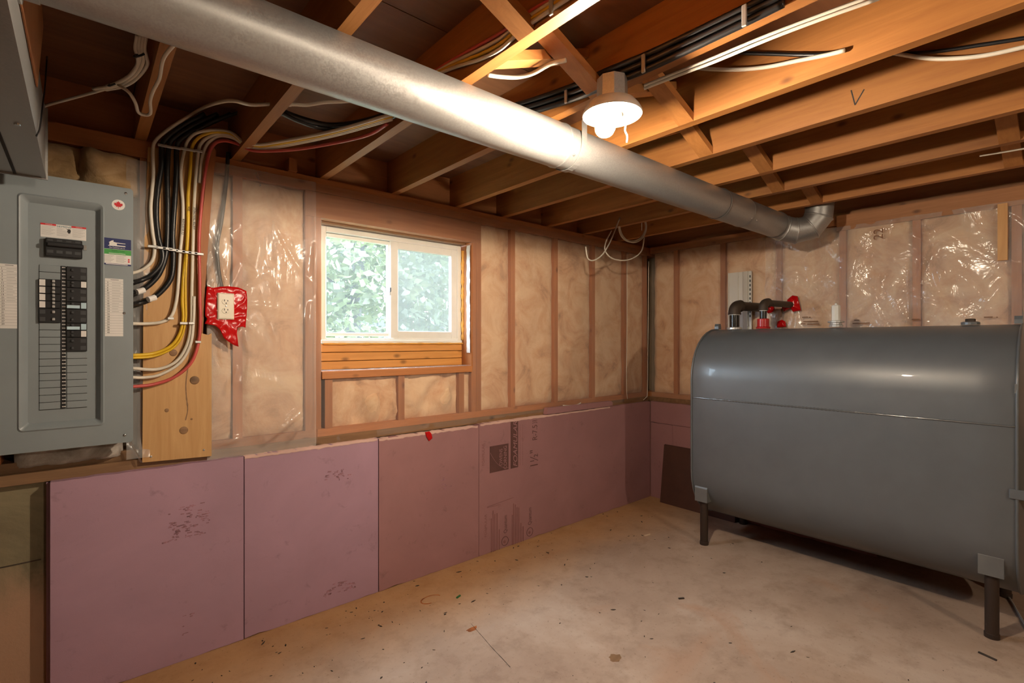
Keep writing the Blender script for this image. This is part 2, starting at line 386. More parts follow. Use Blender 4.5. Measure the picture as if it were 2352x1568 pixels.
# ------------------------------------------------------------------ lettering and flat print
def text(s, size, o, right, up, mat, parent, width=None, name='lettering', thick=0.0006, shear=0.0, align='LEFT'):
    cu = bpy.data.curves.new(name, 'FONT'); cu.body = s; cu.size = 1.0; cu.shear = shear; cu.align_x = align
    tmp = bpy.data.objects.new(name, cu); COL.objects.link(tmp)
    dg = bpy.context.evaluated_depsgraph_get(); me = bpy.data.meshes.new_from_object(tmp.evaluated_get(dg))
    bpy.data.objects.remove(tmp); bpy.data.curves.remove(cu)
    co = [v.co.copy() for v in me.vertices]
    if not co: return None
    x0 = min(p.x for p in co); x1 = max(p.x for p in co); y0 = min(p.y for p in co); y1 = max(p.y for p in co)
    sy = size / max(1e-6, (y1 - y0)); sx = (width / (x1 - x0)) if width else sy
    R = Vector(right).normalized(); U = Vector(up).normalized(); o = Vector(o); off = wloc(parent)
    for v, p in zip(me.vertices, co):
        v.co = o + R * ((p.x - x0) * sx) + U * ((p.y - y0) * sy) - off
    me.materials.clear(); me.materials.append(mat); me.update()
    ob = bpy.data.objects.new(name, me); COL.objects.link(ob); ob.parent = parent; WLOC[ob.name] = off.copy(); return ob
XR, ZU = (1, 0, 0), (0, 0, 1)
def rect_y(name, px0, py0, px1, py1, y, mat, parent, th=.0008):
    """thin raised rectangle on a plane facing -y: top left and bottom right given in the photo"""
    a = wy(px0, py0, y); b_ = wy(px1, py1, y); cx = (px0 + px1) / 2; cy = (py0 + py1) / 2
    m = MB().box(a.x, b_.x, y - th, y + .0005, b_.z, a.z); return build(name, m, mat, parent)
def box_y(name, x0, x1, z0, z1, y, mat, parent, th=.0008):
    return build(name, MB().box(x0, x1, y - th, y + .0004, z0, z1), mat, parent)

# ================================================================== THE SETTING
XL, XR_ = -7.2, 0.20       # room extents
YB = -6.2
floor = struct('floor', MB().box(XL, .3, YB, .3, -.1, 0), M['floor'], loc=(0, 0, 0))
# crack and rusty ring stain in the slab
def ribbon(pts, w, z=.0006):
    m = MB(); P = [Vector(p) for p in pts]; V = []; F = []
    for i, p in enumerate(P):
        t = (P[min(i + 1, len(P) - 1)] - P[max(i - 1, 0)]).normalized(); sd = Vector((-t.y, t.x, 0)); ww = w * (.6 + .8 * random.random()) / 2
        V += [p + sd * ww + Vector((0, 0, z)), p - sd * ww + Vector((0, 0, z))]
    F = [(2 * i, 2 * i + 1, 2 * i + 3, 2 * i + 2) for i in range(len(P) - 1)]
    return m.add(V, F)
cr = path([(1082, 1432, 'z', 0), (1102, 1455), (1112, 1466), (1130, 1487), (1150, 1508), (1172, 1532)])
build('crack', ribbon(smoothpath(cr, 4), .0022), M['dust'], floor)
M['rust'] = plain('rust_stain', (.30, .09, .02), .9, var=.5, vscale=30)
def blotch(px, py, rx, ry_, n=14, ring=False):
    c = wz(px, py); pts = []
    for k in range(n):
        q = 2 * math.pi * k / n; r = .75 + .5 * random.random()
        pts.append(c + Vector((math.cos(q) * rx * r, math.sin(q) * ry_ * r, .0005)))
    return MB().add(pts, [tuple(range(n))])
build('rust_spot', blotch(1085, 1444, .03, .016), M['rust'], floor)
cc = wz(990, 1376); ringp = [cc + Vector((math.cos(k / 20 * 6.283) * .055, math.sin(k / 20 * 6.283) * .035, 0)) for k in range(15)]
build('ring_stain', ribbon(ringp, .007), M['rust'], floor)
build('stain_spot', blotch(1412, 1510, .028, .024), M['sill'], floor)

# ---- ceiling: plywood subfloor, joists, bridging
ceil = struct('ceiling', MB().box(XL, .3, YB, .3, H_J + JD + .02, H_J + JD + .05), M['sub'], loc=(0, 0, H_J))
yy = .12; r_ = 0
while yy > YB:
    y1 = max(YB, yy - 1.22); x = .12 - (0.6 if r_ % 2 else 0)
    xs = [.14, -1.08, -3.52, -5.96, XL] if r_ % 2 == 0 else [.14, -2.3, -4.74, XL]
    for a, c in zip(xs[:-1], xs[1:]):
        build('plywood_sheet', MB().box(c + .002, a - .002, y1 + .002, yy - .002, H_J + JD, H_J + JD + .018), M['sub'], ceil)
    yy = y1; r_ += 1
JR = [-6.98, -6.59, -6.2, -5.81, -5.42, -5.03, -4.64, -4.25, -3.87, -3.479, -3.137, -2.747, -2.355, -1.94, -1.575, -1.165, -.785, -.375]
for xr in JR:
    j = build('joist', MB().box(xr - .038, xr, YB + .01, .10, H_J, H_J + JD), M['joist'], ceil)
    if abs(xr + 1.575) < .01:
        v = j
        xf = xr - .0384
        a, b_, c_ = wx(1955, 207, xf), wx(1964, 241, xf), wx(1985, 205, xf)
        build('pencil_mark', MB().bar(a, b_, .004, .0006, up=(1, 0, 0)).bar(b_, c_, .004, .0006, up=(1, 0, 0)), M['ink'], j)
build('rim_joist', MB().box(XL, .10, .10, .138, H_J, H_J + JD), M['plate'], ceil)
build('rim_joist', MB().box(.10, .138, YB, .138, H_J, H_J + JD), M['platey'], ceil)
# cross bridging rows between the joists
def bridging(x0, x1, y, first=True):
    """two diagonal pieces between the joist faces x0 < x1; the second stands a little further along"""
    t = .019; w = .062; zt = H_J + JD - .012; zb = H_J + .012
    d = Vector((x1 - x0, 0, zb - zt)).normalized(); nrm = Vector((-d.z, 0, d.x))
    m = MB().prism([(x0, y - w / 2, zt), (x0, y - w / 2, zt - .03), (x1, y - w / 2, zb - .012), (x1, y - w / 2, zb + .018)], (0, w, 0))
    build('bridging', m, M['bridge'], ceil)
    y2 = y + w + .006
    m = MB().prism([(x0, y2 - w / 2, zb + .018), (x0, y2 - w / 2, zb - .012), (x1, y2 - w / 2, zt - .03), (x1, y2 - w / 2, zt)], (0, w, 0))
    build('bridging', m, M['bridge'], ceil)
rowA = {-2.747: (1240, 96), -2.355: (1350, 205), -1.94: (1590, 288), -1.575: (1635, 362), -1.165: (1780, 402), -.785: (1792, 440), -.375: (1888, 470)}
JV = [x for x in JR if x > -3.6]
for a, c in zip(JV[:-1], JV[1:]):
    q = rowA.get(c); y = wz(q[0] - 18, q[1] - 6, H_J).y if q else -1.32
    bridging(a, c - .038, y)
for a, c, q in ((-1.165, -.785, (2316, 320)), (-.785, -.375, (2325, 375))):
    bridging(a, c - .038, wz(q[0], q[1], H_J).y)
# short blocks lying flat between the joists over the duct
def blockp(x0, x1, y0, y1, z0, z1): return build('blocking', MB().box(x0, x1, y0, y1, z0, z1), M['bridge'], ceil)

# ---- left wall (window wall)
wl_ = struct('wall_left', MB().box(XL, .3, .065, .20, 0, .811), M['concrete'], loc=(0, 0, 0))
WX0, WX1, WZ0, WZ1 = -2.778, -1.859, 1.171, 1.935      # rough opening
for nm, b_ in (('sheathing', (XL, WX0, .18, .20, .811, H_J)), ('sheathing', (WX1, .2, .18, .20, .811, H_J)), ('sheathing', (WX0, WX1, .18, .20, .811, 1.309)), ('sheathing', (WX0, WX1, .18, .20, WZ1, H_J))):
    build(nm, MB().box(*b_), M['siding'], wl_)
build('sheathing', MB().box(XL, .3, .138, .2, H_J, H_J + JD + .05), M['siding'], wl_)
build('form_seam', MB().box(XL, -3.79, .063, .066, .52, .524), M['dust'], wl_)
build('sill_plate', MB().box(XL, .16, .035, .18, .811, .849), M['sill'], wl_)
def px_x(px, y=SF): return wy(px, 784, y).x
build('bottom_plate', MB().box(-3.47, WX0 - .02, SF, .18, .849, .887), M['plate'], wl_)
build('bottom_plate', MB().box(WX0 - .018, .16, SF + .002, .18, .849, .887), M['plate'], wl_)
build('bottom_plate', MB().box(XL, -3.474, SF + .02, .18, .849, .887), M['sill'], wl_)
build('top_plate', MB().box(XL, -3.40, SF, .18, H_J - .07, H_J - .001), M['plate'], wl_)
build('top_plate', MB().box(-3.398, .16, SF, .18, H_J - .07, H_J - .001), M['plate'], wl_)
build('window_header', MB().box(WX0 - .076, WX1 + .076, SF + .001, .18, WZ1, H_J - .072), M['plate'], wl_)
studs = []
def stud(x0, x1, z0=.887, z1=H_J - .071, m='stud', nm='stud'):
    studs.append((x0, x1)); return build(nm, MB().box(x0, x1, SF, .18, z0, z1), M[m], wl_)
xa = px_x(546)
stud(xa - .019, xa + .019)
stud(WX0 - .076, WX0 - .039, z1=WZ1 - .001); stud(WX0 - .038, WX0, z1=WZ1 - .001)
stud(WX1, WX1 + .037, z1=WZ1 - .001); stud(WX1 + .039, WX1 + .076, z1=WZ1 - .001)
for p in (1178, 1277, 1363, 1436):
    x = px_x(p); stud(x - .019, x + .019)
stud(-.03, .008)
stud(-3.50, -3.462); stud(-3.93, -3.892)
build('window_sill_plate', MB().box(WX0 + .001, WX1 - .001, SF - .012, .18, WZ0 - .036, WZ0), M['plate'], wl_)
for p in (755, 922, 1060):
    x = px_x(p); stud(x - .019, x + .019, z1=WZ0 - .037, nm='cripple_stud')
build('short_block', MB().box(px_x(672, .03) - .018, px_x(672, .03) + .018, .02, .10, H_J, H_J + .06), M['stud'], wl_)
# horizontal boards filling the opening below the window
zs = [WZ0 + .002, WZ0 + .047, WZ0 + .093, 1.309]
for a, c in zip(zs[:-1], zs[1:]):
    build('plank', MB().box(WX0 + .003, WX1 - .003, .135, .178, a + .0015, c - .0015, .002), M['plank'], wl_)
build('head_plank', MB().box(WX0 + .003, WX1 - .003, .10, .178, 1.924, 1.934), M['sill'], wl_)

def batt(name, x0, x1, z0, z1, mat, bulge=.022, seed=0.0, lump=.010, base=SF + .030, edge=.05, parent=None, back=False, nx=None, scale=5.0):
    """a soft insulation batt pressed between studs: pillow shaped, irregular edge"""
    w = x1 - x0; h = z1 - z0; nx = nx or max(10, int(w / .022)); nz = max(10, int(h / .03))
    def fn(u, v):
        e1 = .008 * noise.noise((seed, v * h * 9, 0)); e2 = .008 * noise.noise((seed + 5, v * h * 9, 3)); ez = .010 * noise.noise((u * w * 12, seed, 7))
        x = x0 + e1 + (w - e1 + e2) * u; z = z0 + (h) * v + ez * (1 if v > .5 else .5)
        d = min(min(u, 1 - u) * w, min(v, 1 - v) * h) / edge
        k = math.sqrt(max(0, 1 - (1 - min(1, d)) ** 2))
        y = base - bulge * k - k * lump * fb(x * scale + seed, z * scale * .8, seed) - k * .3 * lump * noise.noise((x * 30, z * 24, seed))
        return Vector((x, y, z)) if not back else Vector((y, -x, z))
    m = MB().grid(fn, nx, nz); n0 = (nx + 1) * (nz + 1)
    return build(name, m, mat, parent, smooth=True, recalc=False)
edges = sorted(studs)
TZ = H_J - .072
bays = [(-3.258, xa - .019), (xa + .019, WX0 - .076), (WX1 + .076, px_x(1178) - .019), (px_x(1178) + .019, px_x(1277) - .019), (px_x(1277) + .019, px_x(1363) - .019), (px_x(1363) + .019, px_x(1436) - .019), (px_x(1436) + .019, -.03)]
for i, (a, c) in enumerate(bays):
    batt('insulation_batt', a - .004, c + .004, .885, TZ + .002, M['batt'], seed=i * 3.7, lump=.010 if i < 2 else .007, base=SF + .030, parent=wl_)
xs = [px_x(755) + .019, px_x(922) - .019, px_x(922) + .019, px_x(1060) - .019]
batt('insulation_batt', xs[0], xs[1] - .09, .885, WZ0 - .036, M['batt'], seed=41, lump=.045, bulge=.015, parent=wl_, scale=9)
batt('insulation_batt', xs[1] - .12, xs[1] + .004, .885, WZ0 - .036, M['batt'], seed=44, lump=.05, bulge=.022, parent=wl_, scale=11)
batt('insulation_batt', xs[2], xs[3], .885, WZ0 - .036, M['batt'], seed=47, lump=.045, bulge=.015, parent=wl_, scale=10)
batt('insulation_batt', px_x(1060) + .019, WX1, .885, WZ0 - .036, M['batt'], seed=49, lump=.01, bulge=.018, parent=wl_)
batt('insulation_batt', -3.89, -3.66, 1.93, TZ + .004, M['batttan'], seed=61, lump=.05, bulge=.05, parent=wl_, scale=10)
batt('insulation_batt', -3.69, -3.50, 1.90, TZ + .004, M['batttan'], seed=66, lump=.05, bulge=.06, parent=wl_, scale=9)
batt('insulation_batt', -3.86, -3.55, .86, .97, M['battgrey'], seed=71, lump=.05, bulge=.03, parent=wl_, scale=16, edge=.03)
# clear polyethylene vapour barrier over the studs
OC = wy(519, 702, .03)
def fold(x, z, cx, cz, k, rad):
    a = math.atan2(z - cz, x - cx); r = math.hypot(x - cx, z - cz)
    return max(0, 1 - abs(math.sin(a * k + .6 * noise.noise((x * 4, z * 4, 1)))) * 2.2) * max(0, 1 - r / rad) * min(1, r / .05)
def film(name, x0, x1, z0, z1, mat, amp, nx, nz, hole=None, back=False, base=SF - .003, folds=(), seed=0.0, parent=None, creases=()):
    seg = []
    for q in creases:      # sharp creases: end points picked on the sheet, height, half width
        a = wx(q[0], q[1], SF) if back else wy(q[0], q[1], SF); b2 = wx(q[2], q[3], SF) if back else wy(q[2], q[3], SF)
        ax_, bx_ = (-a.y, -b2.y) if back else (a.x, b2.x); seg.append((ax_, a.z, bx_ - ax_, b2.z - a.z, q[4], q[5]))
    def fn(u, v):
        x = x0 + (x1 - x0) * u; z = z0 + (z1 - z0) * v
        h = amp * (.55 * fb(x * 3 + seed, z * 1.6, seed) + .35 * abs(noise.noise((x * 9 + z * 2, z * 3.5 - x, seed))) + .2)
        # long diagonal pleats
        h += amp * .7 * max(0, 1 - abs(noise.noise((x * 5 + z * 3 + seed, z * 1.2 - x * 1.5, 9.0))) * 7)
        for (sx, sz, dx, dz, hh, hw) in seg:
            L2 = dx * dx + dz * dz; t = ((x - sx) * dx + (z - sz) * dz) / L2
            if -.05 < t < 1.05:
                dist = abs((x - sx) * dz - (z - sz) * dx) / math.sqrt(L2) + .004 * noise.noise((t * 6, sx, 0))
                h += hh * .5 * (1 + math.cos(math.pi * min(1, abs(dist) / (hw * 1.7)))) * max(0, 1 - abs(2 * t - 1) ** 3)
        for f in folds: h += f[4] * fold(x, z, f[0], f[1], f[2], f[3])
        y = base - max(0, h)
        return Vector((x, y, z)) if not back else Vector((y, -x, z))
    sk = None
    if hole: sk = lambda u, v: hole[0] < x0 + (x1 - x0) * u < hole[1] and hole[2] < z0 + (z1 - z0) * v < hole[3]
    return build(name, MB().grid(fn, nx, nz, sk), mat, parent, smooth=True, recalc=False)
film('vapour_barrier', -3.27, WX0 - .03, .80, 2.10, M['filmw'], .008, 84, 170, base=SF - .012, folds=[(OC.x, OC.z, 4, .30, .014)], seed=2.0, parent=wl_,
     creases=[(515, 443, 535, 473, .012, .012), (508, 537, 548, 512, .012, .010), (545, 600, 520, 650, .012, .010), (558, 757, 573, 822, .010, .010), (573, 815, 560, 892, .010, .010), (545, 840, 520, 905, .010, .010), (598, 1022, 699, 940, .012, .011), (585, 1028, 690, 930, .008, .012),
              (655, 1018, 698, 955, .012, .010), (488, 1022, 560, 1000, .012, .012), (712, 690, 702, 800, .010, .014), (724, 560, 716, 640, .012, .012), (600, 470, 575, 700, .006, .02), (640, 560, 630, 820, .006, .025), (660, 480, 652, 760, .005, .03), (500, 780, 512, 850, .010, .010)])
film('vapour_barrier', WX0 - .03, WX1 + .04, .82, 2.10, M['film'], .006, 60, 80, hole=(WX0 + .0, WX1 - .0, WZ0 - .02, WZ1 - .015), seed=5.0, parent=wl_)
film('vapour_barrier', WX1 + .04, .0, .83, 2.10, M['film'], .006, 90, 60, seed=8.0, parent=wl_)
film('vapour_barrier', -3.545, -3.47, .86, 2.04, M['filmw'], .02, 14, 120, seed=12.0, base=SF - .012, parent=wl_)
# poly turned into the opening: ledge and right jamb
led = MB().grid(lambda u, v: Vector((WX0 + .004 + (WX1 - WX0 - .012) * u, SF - .012 + .10 * v, WZ0 + .003 + .004 * abs(fb(u * 14, v * 3)) + .012 * max(0, .25 - u) * v)), 60, 8)
build('vapour_barrier', led, M['filmw'], wl_, smooth=True, recalc=False)
jm = MB().grid(lambda u, v: Vector((WX1 - .006 - .006 * abs(fb(u * 3, v * 9)), SF + .005 + .035 * u, WZ0 + .08 + (WZ1 - WZ0 - .10) * v)), 6, 50)
build('jamb_film', jm, M['white'], wl_, smooth=True, recalc=False)

# ---- back wall (behind the tank)
wb = struct('wall_back', MB().box(.065, .20, YB, .2, 0, .811), M['concrete'], loc=(0, 0, 0))
build('sheathing', MB().box(.18, .20, YB, .2, .811, H_J), M['siding'], wb)
build('sheathing', MB().box(.138, .2, YB, .2, H_J, H_J + JD + .05), M['siding'], wb)
build('sill_plate', MB().box(.035, .18, YB, .03, .811, .849), M['sill'], wb)
build('bottom_plate', MB().box(SF, .18, YB, .03, .849, .887), M['platey'], wb)
build('top_plate', MB().box(SF, .18, YB, .03, H_J - .055, H_J - .001), M['platey'], wb)
yh = wx(1923, 500, SF).y
build('wall_beam', MB().box(SF - .012, SF - .001, YB, yh, H_J - .095, H_J + .004), M['platey'], wb)
def px_y(px, x=SF): return wx(px, 784, x).y
bst = [px_y(p) for p in (1552, 1660, 1788, 1935, 2105, 2335)]
while bst[-1] > YB + .5: bst.append(bst[-1] - .406)
for y in bst: build('stud', MB().box(SF, .18, y - .019, y + .019, .887, H_J - .056), M['stud'], wb)
yf0, yf1 = wx(2292, 500, .026).y, wx(2315, 500, .026).y
build('short_stud', MB().box(.008, .03, yf1, yf0, wx(2303, 598, .02).z, wx(2303, 468, .02).z), M['fresh'], wb)
be = [0.02] + bst
for i, (a, c) in enumerate(zip(be[:-1], be[1:])):
    if i > 7: break
    batt('insulation_batt', -(a - .017), -(c + .017), .885, H_J - .055, M['batt'], seed=90 + i * 4.1, lump=.012 if i < 3 else .022, bulge=.020, parent=wb, back=True)
film('vapour_barrier', -.01, -px_y(1760), .83, 2.10, M['film'], .006, 40, 60, back=True, seed=22, parent=wb)
PC = wx(1830, 690, .03)
film('vapour_barrier', -px_y(1760), -px_y(2352) + .5, .83, 2.06, M['filmb'], .010, 230, 150, back=True, seed=31, parent=wb, base=SF - .010,
     folds=[(-PC.y, PC.z, 4, .30, .012)],
     creases=[(2104, 531, 2062, 505, .020, .014), (2104, 531, 2142, 541, .020, .016), (2104, 531, 2120, 500, .016, .014), (2104, 528, 2106, 470, .012, .014), (2130, 580, 2106, 646, .020, .014), (2104, 645, 2116, 737, .016, .013), (2106, 590, 2150, 575, .012, .013), (2115, 660, 2160, 690, .012, .02), (2125, 690, 2175, 715, .010, .02), (2150, 600, 2170, 660, .010, .02), (2180, 590, 2190, 650, .008, .02),
              (1755, 677, 1778, 620, .018, .016), (1779, 560, 1779, 660, .014, .010), (1812, 652, 1878, 697, .014, .011), (1856, 655, 1911, 715, .014, .011), (1868, 676, 1905, 732, .012, .010), (1893, 720, 1906, 745, .010, .010), (2014, 686, 1954, 710, .014, .012), (2000, 632, 2030, 640, .010, .014), (1990, 660, 2025, 668, .010, .016), (1960, 730, 1990, 700, .012, .012), (1925, 560, 1890, 545, .014, .014), (1900, 520, 1928, 555, .014, .014), (2094, 600, 2098, 740, .012, .012), (2315, 590, 2340, 612, .016, .012), (2270, 700, 2310, 640, .010, .02), (2050, 470, 2095, 520, .010, .014)])
def textx(s, px, py, size, x, mat, parent, width=None, rot=False, name='lettering'):
    o = wx(px, py, x)
    return text(s, size, o, (0, 0, 1) if rot else (0, -1, 0), (0, 1, 0) if rot else (0, 0, 1), mat, parent, width, name)
M['tanink'] = plain('faded_print', (.24, .12, .07), .9)
textx('22', 2028, 548, .048, -.003, M['tanink'], wb, rot=True)

# ---- the rest of the basement (behind the camera)
M['farwall'] = plain('painted_concrete', (.34, .28, .22), .9, var=.2, vscale=3)
struct('wall_front', MB().box(XL, .2, YB - .2, YB, 0, H_J + JD), M['farwall'])
struct('wall_right', MB().box(XL - .2, XL, YB, .2, 0, H_J + JD), M['farwall'])

# ================================================================== WINDOW
win = bpy.data.objects.new('window_1', None); COL.objects.link(win); win['kind'] = 'structure'
win.location = (-2.303, .14, 1.311); WLOC['window_1'] = Vector(win.location)
fx0, fx1, fz0, fz1 = -2.744, -1.866, 1.311, 1.920
def ringm(x0, x1, z0, z1, w, y0, y1, wt=None, wb_=None):
    wt = wt or w; wb_ = wb_ or w; m = MB()
    m.box(x0, x0 + w, y0, y1, z0, z1, .003); m.box(x1 - w, x1, y0, y1, z0, z1, .003)
    m.box(x0 + w - .002, x1 - w + .002, y0, y1, z1 - wt, z1, .003); m.box(x0 + w - .002, x1 - w + .002, y0, y1, z0, z0 + wb_, .003); return m
build('frame', ringm(fx0, fx1, fz0, fz1, .028, .138, .20, wb_=.03), M['vinyl'], win)
build('sill_lip', MB().box(fx0, fx1, .128, .138, fz0, fz0 + .018, .002), M['vinyl'], win)
xm0, xm1 = wy(893, 700, .15).x, wy(912, 700, .15).x
sl = build('sash', ringm(fx0 + .024, xm0 + .012, fz0 + .038, fz1 - .03, .012, .158, .185, wt=.02, wb_=.02), M['vinyl'], win)
build('sash', ringm(xm0 + .008, fx1 - .02, fz0 + .026, fz1 - .026, .05, .146, .176, wt=.042, wb_=.045), M['vinyl'], win)
build('pane', MB().box(fx0 + .034, xm0 + .004, .172, .174, fz0 + .055, fz1 - .048), M['glass'], win)
build('pane', MB().box(xm0 + .05, fx1 - .065, .160, .162, fz0 + .066, fz1 - .064), M['glass'], win)
build('insect_screen', MB().box(xm0 + .03, fx1 - .03, .190, .191, fz0 + .035, fz1 - .035), M['screen'], win)
q = wy(894, 668, .145); la = build('latch', MB().box(q.x - .008, q.x + .008, .134, .150, q.z - .028, q.z + .028, .006), M['pearl'], win)
build('latch_lever', MB().box(q.x - .004, q.x + .004, .126, .134, q.z - .006, q.z + .018, .002), M['dgrey'], la)
# squeezed-out orange spray foam at the right and below the window
sp = [Vector((fx1 + .006 + .004 * noise.noise((k * .7, 0, 0)), .128 + .004 * noise.noise((0, k * .9, 0)), 1.33 + k * (.56 / 40))) for k in range(41)]
o = build('spray_foam', MB().tube(sp, lambda t: .009 + .005 * math.sin(t * 60) * math.sin(t * 23) + .002, 8), M['pushfoam'], None, smooth=True); tag(o, 'lumpy orange expanding foam bead beside the right window jamb', 'spray foam')
sp = [Vector((fx0 + .01 + (fx1 - fx0) * k / 50, .130 + .003 * noise.noise((0, k * .9, 0)), 1.3085)) for k in range(51)]
o = build('spray_foam', MB().tube(sp, lambda t: .0045 + .0035 * abs(math.sin(t * 41) * math.sin(t * 17)), 7), M['pushfoam'], None, smooth=True); tag(o, 'thin orange expanding foam bead under the window frame above the planks', 'spray foam')

# ================================================================== OUTSIDE
gd = struct('ground', MB().grid(lambda u, v: Vector((-12 + 26 * u, .22 + 18 * v, .95 + .10 * fb(u * 8, v * 8) + .4 * v)), 40, 30), M['grass'], smooth=True)
gd['label'] = 'grassy ground outside beyond the window'
def tree(label, x, y, z0, h, cr, cz, n, lean=0.0, seed=0):
    random.seed(seed); t = thing('tree', (x, y, z0), label, 'tree', 'trees outside the window')
    tr = [Vector((x + lean * k / 8 + .05 * noise.noise((k, seed, 0)), y, z0 + h * k / 8)) for k in range(9)]
    m = MB().tube(tr, lambda q: .085 * (1 - .7 * q), 8)
    for b_ in range(6):
        s = tr[2 + b_ % 6]; e = s + Vector((random.uniform(-1, 1), random.uniform(-.8, .5), random.uniform(.2, .9))) * cr * .7
        m.tube([s, (s + e) / 2 + Vector((0, 0, .06)), e], lambda q: .03 * (1 - .7 * q), 5)
    build('trunk', m, M['bark'], t, smooth=True)
    L = MB()
    for k in range(n):
        while True:
            p = Vector((random.uniform(-1, 1), random.uniform(-1, 1), random.uniform(-1, 1)))
            if p.length < 1 and noise.noise((p.x * 2.8 + seed, p.y * 2.8, p.z * 2.8)) > .0: break
        c = Vector((x + lean * .6, y, z0 + cz)) + Vector((p.x * cr, p.y * cr * .7, p.z * cr * 1.05))
        s = random.uniform(.05, .115); a = Vector((random.uniform(-1, 1), random.uniform(-1, 1), random.uniform(-.8, .3))).normalized(); b_ = a.orthogonal().normalized()
        b_ = (b_ * math.cos(k) + a.cross(b_) * math.sin(k)).normalized()
        L.add([c, c + a * s * .5 + b_ * s * .38, c + a * s * 1.25, c + a * s * .5 - b_ * s * .38], [(0, 1, 2, 3)])
    f = build('foliage', L, M['leaf'], t, recalc=False); f['kind'] = 'stuff'; return t
tree('broad leafy tree nearest the left window pane outside', -1.55, 2.6, 1.0, 2.6, 1.15, 1.35, 5200, .2, 3)
tree('leafy tree with visible trunk between the two window panes outside', -.15, 4.2, 1.05, 3.4, 1.45, 1.6, 6500, -.2, 5)
tree('tree behind the right window pane screen outside', 1.6, 5.3, 1.1, 3.6, 1.4, 1.6, 5000, .1, 8)
tree('farther tree filling the gap at the left of the window view', -1.6, 7.6, 1.2, 4.2, 2.0, 2.0, 6000, 0, 11)
tree('farthest tree behind the grey picket fence', 2.9, 8.8, 1.2, 4.5, 2.2, 2.0, 6000, 0, 14)
fe = thing('picket_fence', (1.2, 6.2, 1.0), 'pale weathered picket fence beyond the trees outside the window', 'fence')
pk = None
for k in range(46):
    x = -2.2 + k * .15
    build('picket', MB().box(x, x + .115, 6.19, 6.21, 1.0, 1.78 + .03 * random.random()), M['fence'], fe)
build('rail', MB().box(-2.3, 4.8, 6.212, 6.25, 1.25, 1.33), M['fence'], fe); build('rail', MB().box(-2.3, 4.8, 6.212, 6.25, 1.6, 1.68), M['fence'], fe)

# ================================================================== FOAM BOARDS
random.seed(21)
def foam_board(x0, x1, y0, y1, z0, z1, mat, label, ragged=.004, back=False, name='foam_board'):
    n = max(6, int((x1 - x0) / .03)); top = [(x0 + (x1 - x0) * i / n, z1 + ragged * noise.noise((x0 + i * .9, 1.3, 0))) for i in range(n + 1)]
    bot = [(x1 - (x1 - x0) * i / n, z0 + max(0, ragged * 2.6 * noise.noise((x0 + i * .45, 9.3, 0)))) for i in range(n + 1)]
    poly = [(x, y0, z) for x, z in top + bot]
    if back: poly = [(y0, -x, z) for x, z in top + bot]
    t = thing(name, ((x0 + x1) / 2, (y0 + y1) / 2, z0) if not back else ((y0 + y1) / 2, -(x0 + x1) / 2, z0), label, 'insulation board', 'pink foam boards along the foundation')
    build('board', MB().prism(poly, (0, y1 - y0, 0) if not back else (y1 - y0, 0, 0)), mat, t)
    return t
FB1 = foam_board(-3.763, -3.1335, 0, .037, .001, .812, M['foam'], 'lilac pink foam board under the breaker panel, leftmost of the row')
FB2 = foam_board(-3.1295, -2.4935, 0.001, .037, .001, .810, M['foam'], 'pink foam board below the plywood and outlet, second from the left')
FB3 = foam_board(-2.4895, -1.8325, 0.0, .037, .001, .806, M['foamr'], 'plain pink foam board below the window, left of the printed one')
FB4 = foam_board(-1.8285, -.001, 0.001, .037, .001, .812, M['foamr'], 'long pink foam board with printed lettering running to the corner')
FB5 = foam_board(-3.775, -3.30, .039, .063, .001, .806, M['foam'], 'thin second foam board layer peeking out behind the leftmost board')
B1 = foam_board(.002, 1.6, .0, .037, .636, .812, M['foamr'], 'narrow horizontal pink foam strip on the wall behind the tank', back=True)
yb = -wx(1545, 1050, 0).y
B2 = foam_board(.002, yb - .001, .0, .037, .001, .633, M['foamr'], 'small upright pink foam piece in the corner by the brown board', back=True)
B3 = foam_board(yb + .001, 1.6, .0, .037, .001, .633, M['foamr'], 'pink foam board on the back wall mostly hidden behind the tank', back=True)
for t, x0, x1, z in ((FB2, -3.13, -2.50, .8095), (FB3, -2.49, -1.84, .8055), (FB4, -1.82, -.55, .8115)):
    P = [Vector((x0 + (x1 - x0) * i / 60, -.001, z - .003 + .004 * noise.noise((i * .5, x0, 0)))) for i in range(61)]
    m = MB(); V = []
    for i, p in enumerate(P):
        hgt = .006 + .006 * abs(noise.noise((i * .37, x0, 4)))
        V += [p + Vector((0, 0, -hgt)), p + Vector((0, 0, .004)), p + Vector((0, .036, .0045))]
    F = []
    for i in range(60):
        F += [(3 * i, 3 * i + 3, 3 * i + 4, 3 * i + 1), (3 * i + 1, 3 * i + 4, 3 * i + 5, 3 * i + 2)]
    build('torn_edge', m.add(V, F), M['foamedge'], t, smooth=True, recalc=False)
a, c = wy(1250, 940, .015), wy(1402, 930, .015)
ls = MB().prism([(a.x, -.008, .818), (a.x + .01, -.010, .862), (c.x - .02, -.010, .856), (c.x, -.008, .842), (c.x, -.008, .818)], (0, .034, 0))
o = build('foam_offcut', ls, M['foamr']); tag(o, 'loose pink foam offcut strip lying on top of the printed board', 'foam strip')
